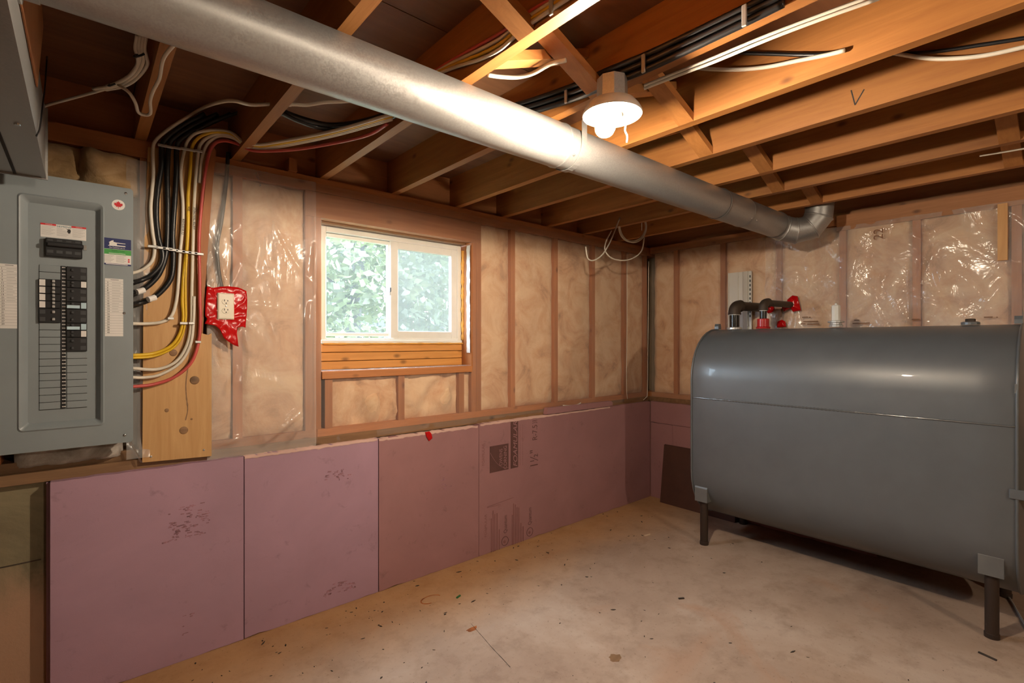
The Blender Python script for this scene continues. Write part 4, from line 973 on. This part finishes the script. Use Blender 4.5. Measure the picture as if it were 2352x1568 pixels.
# pale channel standing behind the tank
c0, c1 = wx(1675, 700, .012), wx(1727, 700, .012); ztop_ = wx(1700, 625, .012).z
CH = thing('metal_channel', (.006, (c0.y + c1.y) / 2, .815), 'pale perforated metal trim standing behind the tank pipes', 'metal trim')
yl, yr = c0.y, c1.y; w_ = yl - yr
prof = [(.016, yl), (-.008, yl), (-.008, yl - .006), (.0, yl - .010), (.0, yl - w_ * .42), (.006, yl - w_ * .45), (.006, yl - w_ * .62), (.0, yl - w_ * .66), (-.008, yl - w_ * .84), (-.008, yl - w_ * .86), (.004, yl - w_ * .88), (.004, yr), (.016, yr)]
build('channel', MB().prism([(x, y, .815) for x, y in prof], (0, 0, ztop_ - .815)), M['whitemetal'], CH)
for k in range(10):
    z = ztop_ - .03 - k * .032
    build('slot', MB().box(.0025, .0045, yr + .006, yr + .013, z - .018, z), M['slot'], CH)
a, b_ = wx(1523, 1022, -.03), wx(1523, 1140, -.03)
BB = MB().prism([(-.075, a.y, 0), (-.062, a.y, 0), (-.002, a.y, a.z + .005), (-.015, a.y, a.z)], (0, -.62, 0))
bo = build('brown_board', BB, M['brownboard']); tag(bo, 'dark brown board leaning against the foam behind the tank', 'board')
for (px, py) in ((1543, 1103), (1556, 1104), (1559, 1123), (1567, 1124)):
    p = wx(px, py, -.058); 
q = wz(1672, 1190)
o = build('white_block', MB().box(q.x - .02, q.x + .03, q.y - .05, q.y + .09, .0, .045, .004), M['whitemetal']); tag(o, 'small pale block on the floor under the left end of the tank', 'block')
ol = smoothpath([Vector((-.01, -2.11, .007)), wz(2312, 1365, .007), wz(2352, 1430, .007), wz(2420, 1540, .007)], 6)
o = build('oil_line', MB().tube(ol, .005, 8), M['staple'], None, smooth=True); tag(o, 'thin grey oil line running on the floor beside the right tank leg', 'pipe')

# ================================================================== DUCT WORK
DA, DB = Vector((-3.74, -1.150, 2.049)), Vector((-.40, -1.170, 2.049)); dd = (DB - DA).normalized()
def dpt(x): t = (x - DA.x) / (DB.x - DA.x); return DA.lerp(DB, t)
DR = .079
DT = thing('round_duct', dpt(-2.0) - Vector((0, 0, DR)), 'long round galvanised duct hung under the joists', 'duct')
def dx_at(px, y0=-1.2):
    best = None
    for k in range(800):
        x = -3.7 + k * .0045; p = dpt(x); r = p - CAM; dep = r.x * CW + r.y * SW; u = 1176 + FPX * (r.x * SW - r.y * CW) / dep
        if best is None or abs(u - px) < best[0]: best = (abs(u - px), x)
    return best[1]
xj = [-3.74, dx_at(1283), dx_at(1650), dx_at(1705), -.40]
for i, (a, c) in enumerate(zip(xj[:-1], xj[1:])):
    r = DR - .0016 * (i % 2); n_ = 12
    P = [dpt(a + (c - a) * k / n_) for k in range(n_ + 1)]
    sct = build('duct_section', MB().tube(P, r, 40, caps=False), M['galv'], DT, smooth=True)
    P = [dpt(c - .012 + .004 * k) for k in range(5)]
    build('joint_bead', MB().tube(P, [DR + .0004, DR + .0026, DR + .0004, DR + .002, DR - .001], 40, caps=False), M['galv'], sct, smooth=True)
ln = [p + Vector((0, -DR * .72, -DR * .70)) for p in (dpt(-3.7), dpt(-2.5))]
build('lock_seam', MB().tube([dpt(-3.72) + Vector((0, .02, DR)), dpt(-.42) + Vector((0, .02, DR))], .003, 6), M['galv'], DT)
# gored elbow turning up into the joist bay
EP = [DB, Vector((-.345, -1.192, 2.030)), Vector((-.298, -1.250, 2.012)), Vector((-.263, -1.322, 2.027)), Vector((-.250, -1.362, 2.088)), Vector((-.248, -1.370, 2.20))]
def rings(a, b, t0, t1, r, n=36):
    out = []
    for p, t in ((a, t0), (b, t1)):
        t = t.normalized(); s1 = t.cross(Vector((.2, .3, 1)).normalized() if abs(t.z) < .8 else Vector((1, 0, 0))).normalized(); s2 = t.cross(s1)
        out.append((p, s1, s2))
    return out
tg = [dd] + [((EP[i + 1] - EP[i]).normalized() + (EP[i] - EP[i - 1]).normalized()).normalized() for i in range(1, 5)] + [Vector((0, 0, 1))]
ref = Vector((0, 0, 1)).cross(dd).normalized(); FR = []
for t in tg:
    ref = (ref - t * ref.dot(t)).normalized(); FR.append((ref.copy(), t.cross(ref).normalized()))
for k in range(5):
    V = []
    for i in (k, k + 1):
        V += [EP[i] + FR[i][0] * (DR * math.cos(w)) + FR[i][1] * (DR * math.sin(w)) for w in [2 * math.pi * j / 40 for j in range(40)]]
    g_ = build('elbow_gore', MB().add(V, [(j, (j + 1) % 40, 40 + (j + 1) % 40, 40 + j) for j in range(40)]), M['galv'], DT, smooth=True)
    V = []
    for off, rr_ in ((-.005, DR - .001), (-.002, DR + .003), (.002, DR + .003), (.005, DR - .001)):
        V += [EP[k] + tg[k] * off + FR[k][0] * (rr_ * math.cos(w)) + FR[k][1] * (rr_ * math.sin(w)) for w in [2 * math.pi * j / 40 for j in range(40)]]
    build('gore_bead', MB().add(V, [(q_ * 40 + j, q_ * 40 + (j + 1) % 40, q_ * 40 + 40 + (j + 1) % 40, q_ * 40 + 40 + j) for q_ in range(3) for j in range(40)]), M['galv'], g_, smooth=True)
for (px, s_) in ((1290, 0), (1700, 0), (1712, 1)):
    p = dpt(dx_at(px)); build('screw', MB().lathe([(.0005, -.004), (.004, -.003), (.005, 0)], p + Vector((0, -DR * .8, -DR * .6)), (0, .8, .6), 8), M['chrome'], DT)
# strap hanger round the duct
hx = dx_at(1305); hc = dpt(hx); P = [hc + Vector((0, -DR - .002, .10)), hc + Vector((0, -DR - .002, .03))]
P = [Vector((hx, hc.y + (DR + .003) * math.cos(math.radians(q)), hc.z + (DR + .003) * math.sin(math.radians(q)))) for q in range(0, -181, -12)]
P = [Vector((hx, hc.y + DR + .003, H_J - .001))] + P + [Vector((hx, hc.y - DR - .003, H_J - .001))]
m = MB(); V = []
for p in P:
    o_ = Vector((p.x, p.y - hc.y, p.z - hc.z)); V += [p + Vector((-.014, 0, 0)), p + Vector((.014, 0, 0))]
m.add(V, [(2 * i, 2 * i + 1, 2 * i + 3, 2 * i + 2) for i in range(len(P) - 1)])
o = build('duct_strap', m, M['galv'], None, recalc=False); sm = o.modifiers.new('t', 'SOLIDIFY'); sm.thickness = .0012; sm.offset = 0; tag(o, 'thin metal strap hanger looped under the round duct near the bulb', 'strap')
# rectangular trunk duct at the top left
BX, BZ0, BZ1, BY = -3.768, 1.862, 2.09, -.19
BT = thing('trunk_duct', (BX - .25, -1.6, BZ0), 'square sheet metal trunk duct above the breaker panel', 'duct')
build('trunk_body', MB().box(BX - .56, BX, -4.6, BY, BZ0, BZ1, .004), M['galv'], BT)
build('end_flange', MB().box(BX - .565, BX + .006, BY - .004, BY + .003, BZ0 - .006, BZ1 + .004), M['galv'], BT)
build('drive_cleat', MB().box(BX - .075, BX - .068, -4.6, BY, BZ0 - .003, BZ0 + .001), M['slot'], BT)
build('corner_seam', MB().box(BX - .010, BX + .002, -4.6, BY, BZ0 - .0025, BZ0 + .010), M['galv'], BT)
m = MB().prism([(BX + .001, -.82, 1.945), (BX + .001, -.74, 1.925), (BX + .001, -1.06, 2.03), (BX + .001, -1.10, 2.06), (BX + .001, -1.06, 1.99)], (.004, 0, 0))
a = [wx(px, py, BX + .0005) for px, py in ((42, 0), (92, 0), (96, 60), (82, 200))]
wd = MB().prism([Vector((BX + .0012, p.y, p.z)) for p in a], (.003, 0, 0))
build('wood_wedge', wd, M['stud'], BT)
q = wx(72, 316, BX - .005); build('screw', MB().lathe([(.0005, -.005), (.006, -.004), (.007, 0)], (BX - .03, q.y if q.y < BY else -.5, BZ0), (0, 0, 1), 8), M['chrome'], BT)
# take-off collar
build('take_off_collar', MB().lathe([(DR + .012, 0), (DR + .012, .004), (DR + .003, .006), (DR + .003, .03)], Vector((BX, DA.y, DA.z)), dd, 36), M['galv'], BT, smooth=True, angle=30)

# ================================================================== LAMP
BP = CAM + ray(1390, 292) * 1.51
LC = CAM + ray(1406, 263) * 1.535
LT = thing('ceiling_lamp', (LC.x, LC.y, H_J), 'bare lit bulb in a round white ceiling fixture under the joists', 'lamp')
zr0 = LC.z
build('canopy', MB().lathe([(.052, .040), (.070, .034), (.083, .018), (.0905, .004), (.0915, -.001), (.0895, -.004), (.084, .0), (.074, .014), (.055, .022), (.001, .024)], LC, (0, 0, 1), 40), M['pearl'], LT, smooth=True, angle=50)
build('junction_box', MB().lathe([(.046, H_J - zr0 - .001), (.048, .038)], LC, (0, 0, 1), 8), M['galv'], LT)
so = LC + Vector((.045, .02, .02)); ax = (BP - so).normalized(); L_ = (BP - so).length
build('socket', MB().lathe([(.022, 0), (.021, L_ * .45), (.018, L_ * .5)], so, ax, 20), M['pearl'], LT, smooth=True, angle=40)
bp = [(.013, -.062), (.014, -.045), (.022, -.028), (.029, -.008), (.030, .006), (.026, .018), (.016, .027), (.001, .030)]
build('bulb', MB().lathe(bp, BP, ax, 24), M['bulb'], LT, smooth=True)
ch = path([(1428, 268, 'y', LC.y - .02), (1437, 285), (1436, 300), (1441, 312), (1440, 327)])
build('pull_cord', MB().tube(smoothpath(ch, 5), .0028, 6), M['white'], LT, smooth=True)
LO = Vector((-2.3, -4.7, 2.02))
L2 = thing('ceiling_lamp', (LO.x, LO.y, H_J), 'second bare bulb lamp in the basement behind the viewer', 'lamp')
build('canopy', MB().lathe([(.05, .109), (.06, .06), (.09, .05), (.001, .052)], LO, (0, 0, 1), 24), M['pearl'], L2); build('bulb', MB().lathe([(.014, .052), (.022, .028), (.029, .008), (.030, -.006), (.016, -.027), (.001, -.03)], LO, (0, 0, 1), 20), M['bulb2'], L2, smooth=True)
# ================================================================== CABLES
def cable(label, col, r, pts, name='cable', n=6, sides=8):
    P = smoothpath(path(pts), n); o = build(name, MB().tube(P, r, sides), M[col], None, smooth=True); tag(o, label, 'cable', 'electrical cables'); return o
W = -.004
CB = {}
CB['w1'] = cable('white cable bending into the breaker panel, highest on the board', 'cwhite', .0065, [(668, 241, 'z', 2.16), (625, 239), (575, 240, 2.15), (525, 231, 2.14), (470, 246, 'y', -.05), (420, 275, -.03), (385, 298, -.02), (358, 322, -.012), (351, 345, W), (352, 400), (349, 440), (346, 480), (350, 530), (355, 566), (351, 596), (335, 614), (318, 623), (300, 628, -.03)])
CB['k1'] = cable('black cable nearest the panel curving into its side', 'cblack', .0095, [(470, 262, 'y', -.03), (425, 285, -.02), (388, 312, -.012), (372, 336, W), (371, 380), (363, 430), (359, 490), (364, 545), (373, 580), (370, 606), (350, 630), (325, 643), (300, 649, -.03)])
CB['k2'] = cable('middle of the three black cables curving into the panel', 'cblack', .0095, [(500, 262, 'y', -.035), (440, 290, -.02), (400, 316, -.012), (388, 338, W), (384, 400), (385, 470), (384, 545), (380, 590), (365, 630), (340, 657), (318, 668), (300, 672, -.03)])
CB['k3'] = cable('black cable farthest from the panel of the three', 'cblack', .0095, [(530, 262, 'y', -.04), (455, 295, -.02), (415, 320, -.012), (406, 342, W), (405, 400), (401, 470), (397, 540), (398, 595), (393, 638), (372, 668), (345, 688), (318, 697), (300, 699, -.03)])
run = [(900, 268, 'z', 2.135), (835, 290), (760, 308), (690, 323), (620, 335), (585, 336)]
def arc(dx, dy, top): return run + [(562 + dx, 333 + dy, 'y', -.16), (535 + dx, 316 + dy, -.10), (500 + dx, 303 + dy, -.06), (468 + dx, 306 + dy, -.03)]
CB['w2'] = cable('white cable labelled by hand entering the panel at mid height', 'cwhite', .0065, [(900, 262, 'z', 2.135), (760, 302), (620, 329), (585, 331), (560, 326, 'y', -.16), (530, 304, -.10), (490, 299, -.06), (452, 305, -.03), (432, 322, -.012), (424, 344, W), (416, 384), (416, 420), (420, 470), (419, 520), (414, 575), (410, 640), (405, 690), (394, 725), (372, 739), (340, 743), (300, 743, -.03)])
CB['y1'] = cable('yellow cable sweeping down the board into the panel', 'cyellow', .0065, [(900, 266, 'z', 2.137), (760, 306), (620, 333), (585, 334), (562, 329, 'y', -.155), (532, 308, -.10), (495, 303, -.06), (465, 311, -.03), (447, 326, -.012), (440, 345, W), (437, 390), (432, 450), (432, 510), (429, 570), (422, 630), (419, 690), (421, 730), (412, 768), (390, 796), (350, 812), (300, 816, -.03)])
CB['y2'] = cable('second yellow cable beside the first on the lower board', 'cyellow', .005, [(429, 575, 'y', W - .004), (426, 640), (426, 690), (426, 735), (416, 775), (394, 801), (352, 818), (300, 822, -.03)])
CB['w3'] = cable('white cable marked water treatment on the board', 'cwhite', .0065, [(900, 270, 'z', 2.135), (760, 310), (620, 337), (585, 338), (564, 333, 'y', -.15), (535, 313, -.10), (502, 307, -.06), (477, 316, -.03), (463, 328, -.012), (456, 346, W), (450, 400), (446, 460), (444, 520), (442, 600), (440, 680), (439, 740), (430, 790), (404, 830), (360, 848), (300, 845, -.03)])
CB['w4'] = cable('lower white cable entering the panel just above the red one', 'cwhite', .006, [(446, 680, 'y', W - .006), (444, 740), (437, 792), (412, 834), (368, 860), (330, 867), (300, 866, -.03)])
CB['w5'] = cable('white cable looping over the top of the board behind the others', 'cwhite', .006, [(900, 274, 'z', 2.133), (760, 313), (620, 341), (590, 342), (566, 337, 'y', -.145), (538, 318, -.10), (506, 312, -.055), (485, 322, -.025), (472, 338, -.01), (462, 370, .004), (458, 420, .006)])
CB['r1'] = cable('red cable running down the right edge of the board to the panel', 'cred', .0065, [(890, 284, 'z', 2.133), (845, 310, 2.125), (760, 330, 2.12), (680, 343, 2.12), (610, 347, 2.12), (575, 344, 'y', -.15), (545, 330, -.10), (515, 323, -.06), (492, 331, -.025), (478, 360, -.012), (468, 420, -.008), (460, 500), (457, 560), (458, 620), (459, 690), (460, 740), (455, 790), (438, 834), (400, 866), (350, 883), (300, 888, -.03)])
CB['k4'] = cable('dark cable dropping behind the plastic to the outlet', 'cblack', .008, [(524, 350, 'y', .04), (521, 400, .040), (516, 450), (508, 510), (499, 560), (500, 600), (505, 640), (512, 670)])
CB['k5'] = cable('upper sagging black cable between the first joists and the duct', 'cblack', .010, [(640, 250, 'z', 2.17), (665, 262), (710, 277), (760, 287), (820, 281), (880, 265), (930, 248)])
CB['k6'] = cable('lower sagging black cable between the first joists and the duct', 'cblack', .010, [(640, 256, 'z', 2.16), (680, 275), (730, 292), (780, 297), (840, 288), (900, 268), (940, 250)])
CB['w6'] = cable('twisted white cable passing through the joists behind the duct', 'cwhite', .006, [(650, 241, 'z', 2.16), (675, 240), (705, 241), (745, 235), (790, 233), (830, 228), (880, 218)])
CB['k7'] = cable('thin black cable rising into the dark joist bay above the board', 'cblack', .007, [(450, 300, 'y', -.03), (500, 275, -.05), (560, 255, -.08), (620, 242, -.12)])
# bundle at the top left
for k, (dx, dy) in enumerate(((0, 0), (7, 3), (14, 8), (-7, 6))):
    cable(['first', 'second', 'third', 'fourth'][k] + ' white cable from the left in the tied bundle under the first joist', 'cwhite', .005, [(322 + dx, 80, 'z', 2.19), (318 + dx, 110, 2.17), (322 + dx, 128, 2.16), (316 + dx + dy, 150, 2.15), (300 + dx, 172 + dy, 2.14), (270 + dx, 190 + dy, 2.13), (245 + dx - 8 * k, 198 + dy, 2.13)])
cable('long white cable running from the trunk duct to the tied bundle', 'cwhite', .0045, [(92, 247, 'z', 2.09), (120, 238, 2.10), (190, 219, 2.12), (250, 202, 2.13), (275, 192, 2.13)])
cable('white cable drooping in front of the leftmost joist', 'cwhite', .005, [(272, 195, 'z', 2.125), (296, 212, 2.10), (311, 236, 2.08), (318, 258, 2.07), (336, 264, 2.07), (346, 258, 2.07), (345, 232, 2.08), (352, 208, 2.09), (366, 180, 2.10), (373, 142, 2.10), (383, 122, 2.11), (402, 100, 2.12), (420, 80, 2.125)])
for i, (px, py) in enumerate(((322, 125), (262, 192))):
    c = wz(px, py, 2.158 if i == 0 else 2.132); o = build('cable_tie', MB().tube([c + Vector((math.cos(q) * .014, math.sin(q) * (.010 if i == 0 else .014), .014 * math.sin(q + 1))) for q in [k * .6283 for k in range(11)]], .003, 6), M['cblack'], None, smooth=True); tag(o, ('upper' if i == 0 else 'lower') + ' black tie around the white cable bundle at the top left', 'cable tie')
# bundle above the duct near the middle (along the side of a joist)
XJ = -2.747 - .038 - .008
for k, (c, nm, dz) in enumerate((('cred', 'red', .10), ('cwhite', 'upper white', .075), ('cyellow', 'yellow', .05), ('cwhite', 'lower white', .03))):
    cable(nm + ' cable clipped along the joist above the duct', c, .0055, [(985, 172 + k * 2, 'x', XJ), (1040, 138 + k * 6), (1100, 104 + k * 11), (1150, 76 + k * 12), (1200, 38 + k * 10), (1260, 2 + k * 8), (1340, -45 + k * 6)])
cable('lit white cable sagging between two joists left of the lamp', 'cwhite', .007, [(1120, 172, 'z', 2.17), (1150, 176), (1190, 177), (1225, 168), (1262, 148), (1300, 138)])
# black feeder cables clipped to the joist by the lamp
XK = -2.355 - .038 - .011
for k in range(3):
    d_ = k * 17
    cable(['upper', 'middle', 'lower'][k] + ' of three black cables clipped along the joist above the lamp', 'cblack', .010, [(1130, 255 + d_ * .8, 'x', XK), (1230, 228 + d_ * .8), (1330, 192 + d_ * .9), (1400, 160 + d_), (1480, 128 + d_), (1600, 72 + d_), (1720, 14 + d_), (1800, -26 + d_)])
XW = -2.355 + .002
cable('upper white cable following the joist edge at the top of the view', 'cwhite', .0045, [(1480, 196, 'z', 2.127), (1560, 164), (1640, 132), (1760, 82), (1880, 36), (2000, -8)])
cable('lower white cable following the joist edge at the top of the view', 'cwhite', .005, [(1480, 203, 'z', 2.122), (1560, 172), (1640, 142), (1760, 92), (1880, 46), (2020, -4)])
cable('white cable drooping between the joists right of the lamp', 'cwhite', .0065, [(1560, 150, 'x', -1.99), (1620, 158), (1690, 160), (1760, 154), (1830, 140), (1900, 126), (1940, 116)])
cable('dark cable beside the drooping white one right of the lamp', 'cblack', .006, [(1640, 120, 'x', -1.985), (1740, 123), (1840, 126), (1900, 124), (1940, 116)])
cable('white cable emerging below the joist at the upper right', 'cwhite', .0065, [(2040, 120, 'x', -1.63), (2130, 134), (2200, 134), (2270, 126), (2352, 108), (2420, 90)])
cable('dark cable over the white one at the upper right', 'cblack', .006, [(2040, 126, 'x', -1.622), (2150, 118), (2250, 104), (2352, 88), (2420, 76)])
cable('thin white cable tucked beside a joist at the right', 'cwhite', .004, [(2250, 358, 'z', 2.14), (2300, 350), (2352, 341), (2420, 328)])
# coil of white cable near the corner
YC = -.28
co = []
for k in range(0, 19 * 3 + 1):
    q = math.radians(110 - k * 20); rx_, rz_ = 31 + 2.5 * math.sin(k * .35), 37 + 3 * math.cos(k * .3)
    co.append((1449 + rx_ * math.cos(q) + k * .06, 519 - rz_ * math.sin(q) + 3 * math.sin(k * .21), 'y', YC - .0022 * (k % 7)))
tail1 = [(1345, 566, 'y', YC - .02), (1350, 592), (1362, 598), (1380, 588), (1396, 566), (1410, 535), (1424, 500)]
tail2 = [(1480, 545, 'y', YC - .01), (1474, 575), (1455, 592), (1430, 598), (1404, 592), (1390, 575), (1392, 555), (1404, 530)]
COI = thing('cable_coil', wy(1440, 598, YC), 'loose coil of white cable hanging near the corner ceiling', 'cable coil')
build('coil', MB().tube(smoothpath(path(co), 3), .0045, 8), M['cwhite'], COI, smooth=True)
build('loose_end', MB().tube(smoothpath(path(tail1), 6), .0045, 8), M['cwhite'], COI, smooth=True); build('loose_end', MB().tube(smoothpath(path(tail2), 6), .0045, 8), M['cwhite'], COI, smooth=True)
hk = path([(1462, 484, 'y', YC - .01), (1468, 470), (1474, 462)]); hk.append(Vector((hk[-1].x, hk[-1].y, H_J + .01)))
build('hook', MB().tube(hk, .003, 6), M['staple'], COI, smooth=True)
cable('thin white wire dropping straight down the wall corner', 'cwhite', .003, [(1490, 600, 'y', .026), (1489, 700), (1488, 800), (1487, 900), (1484, 912, .015), (1478, 918, .005)])
cable('thin white wire hanging on the last stud left of the wall corner', 'cwhite', .0025, [(1440, 600, 'y', .02), (1440, 750), (1439, 880), (1441, 916)])
cable('short white cable end on the loose foam strip', 'cwhite', .004, [(1293, 931, 'y', .012), (1310, 931), (1325, 929), (1334, 925)])
cable('thin dark wire hanging on the side of the trunk duct', 'cblack', .002, [(108, 130, 'x', BX + .006), (104, 190), (98, 240), (92, 290), (84, 312)])
# cable clips and staples
def clip(px, py, y, w, lab, vertical=False, plane='y'):
    c = pt((px, py, plane, y)); 
    if plane == 'y': m = MB().box(c.x - w / 2, c.x + w / 2, c.y - .004, c.y + .003, c.z - .005, c.z + .005, .0015)
    else: m = MB().box(c.x - .004, c.x + .003, c.y - .006, c.y + .006, c.z - w / 2, c.z + w / 2, .0015)
    o = build('cable_clip', m, M['staple']); tag(o, lab, 'cable clip', 'cable clips')
rowc = [(351, 566, 'first white'), (370, 569, 'first black'), (385, 571, 'second black'), (398, 574, 'third black'), (415, 577, 'second white'), (429, 579, 'yellow'), (443, 581, 'marked white'), (457, 583, 'red')]
for px, py, nm in rowc: clip(px, py, W - .013, .034, 'white clip across the ' + nm + ' cable at mid board')
for px, py, nm in ((372, 334, 'first black'), (388, 337, 'second black'), (406, 340, 'third black'), (424, 342, 'second white'), (440, 345, 'yellow'), (457, 347, 'marked white')): clip(px, py, W - .012, .028, 'clip across the ' + nm + ' cable near the board top')
clip(392, 731, W - .012, .022, 'clip on the white cable as it turns to the panel'); clip(422, 742, W - .014, .028, 'clip over the two yellow cables low on the board'); clip(440, 742, W - .014, .022, 'clip over the white pair low on the board'); clip(455, 785, W - .012, .022, 'metal clip on the red cable above the lower plywood')
for px, py, nm in ((1478, 146, 'near the lamp'), (1710, 36, 'at the top of the view')): clip(px, py, XK - .012, .055, 'upright strap over the black cables ' + nm, plane='x')
clip(1266, 14, XJ - .008, .045, 'strap over the coloured cables at the top', plane='x')
clip(1300, 222, XK - .012, .045, 'strap over the black cables left of the lamp', plane='x')
# hand lettering on the cables
def cable_text(s, px, py0, py1, y, wpx):
    a = wy(px + wpx / 2, py0, y); b_ = wy(px + wpx / 2, py1, y); e = wy(px - wpx / 2, py0, y); return a, b_, e
for key, s, px0, py0, px1, py1 in (('w3', 'WATER TREATMENT', 446, 528, 447.5, 476), ('w2', 'D.WASHER', 419.5, 538, 422, 502), ('y1', '20A', 433, 485, 434, 474)):
    o = CB[key]; y = W - .0078; a = wy(px0 + 3, py0, y); b_ = wy(px1 + 3, py1, y)
    text(s, .008, a, (b_ - a).normalized(), (-1, 0, .0), M['ink'], o, (b_ - a).length)
bw = CB['k3']
for key, px, py in (('k2', 322, 669), ('k3', 348, 686)):
    c = wy(px, py, W - .012); t_ = build('cable_tag', MB().tube([c + Vector((-.012, -.012, -.004)), c + Vector((.012, 0, .006))], .0115, 10), M['paper'], CB[key])
# ================================================================== SMALL THINGS ON THE FLOOR
random.seed(5)
db = MB()
for k in range(260):
    x = random.uniform(-3.6, -.3); y = random.uniform(-2.6, -.02) if k % 2 else -abs(random.gauss(0, .35)) - .01
    s = random.choice((.002, .003, .003, .004, .006)); q = random.random() * 3.14; a = Vector((math.cos(q), math.sin(q), 0)); b_ = Vector((-a.y, a.x, 0)); c = Vector((x, y, .0))
    e = random.uniform(.6, 2.6)
    db.prism([c + a * s * e, c + b_ * s * .6, c - a * s * e, c - b_ * s * .5], (0, 0, s * .5))
o = build('floor_debris', db, M['dust']); tag(o, 'dark specks of dirt and splinters scattered over the concrete floor', 'debris', kind='stuff')
for (px, py, dx, dy, L_, mt, lb) in ((2268, 1508, .3, .95, .06, 'dust', 'dark splinter lying on the floor in front of the right tank leg'), (1487, 1229, 1, -.2, .05, 'palechip', 'pale wood chip on the floor near the left tank leg'), (1053, 1371, 1, .35, .03, 'dgreen', 'small green scrap on the floor left of the rust ring'), (1565, 1375, .8, -.5, .03, 'dust', 'dark twig shaving in the middle of the floor')):
    c = wz(px, py); d_ = Vector((dx, dy, 0)).normalized(); o = build('wood_chip', MB().bar(c - d_ * L_ / 2 + Vector((0, 0, .003)), c + d_ * L_ / 2 + Vector((0, 0, .003)), .008, .006), M[mt]); tag(o, lb, 'wood chip')
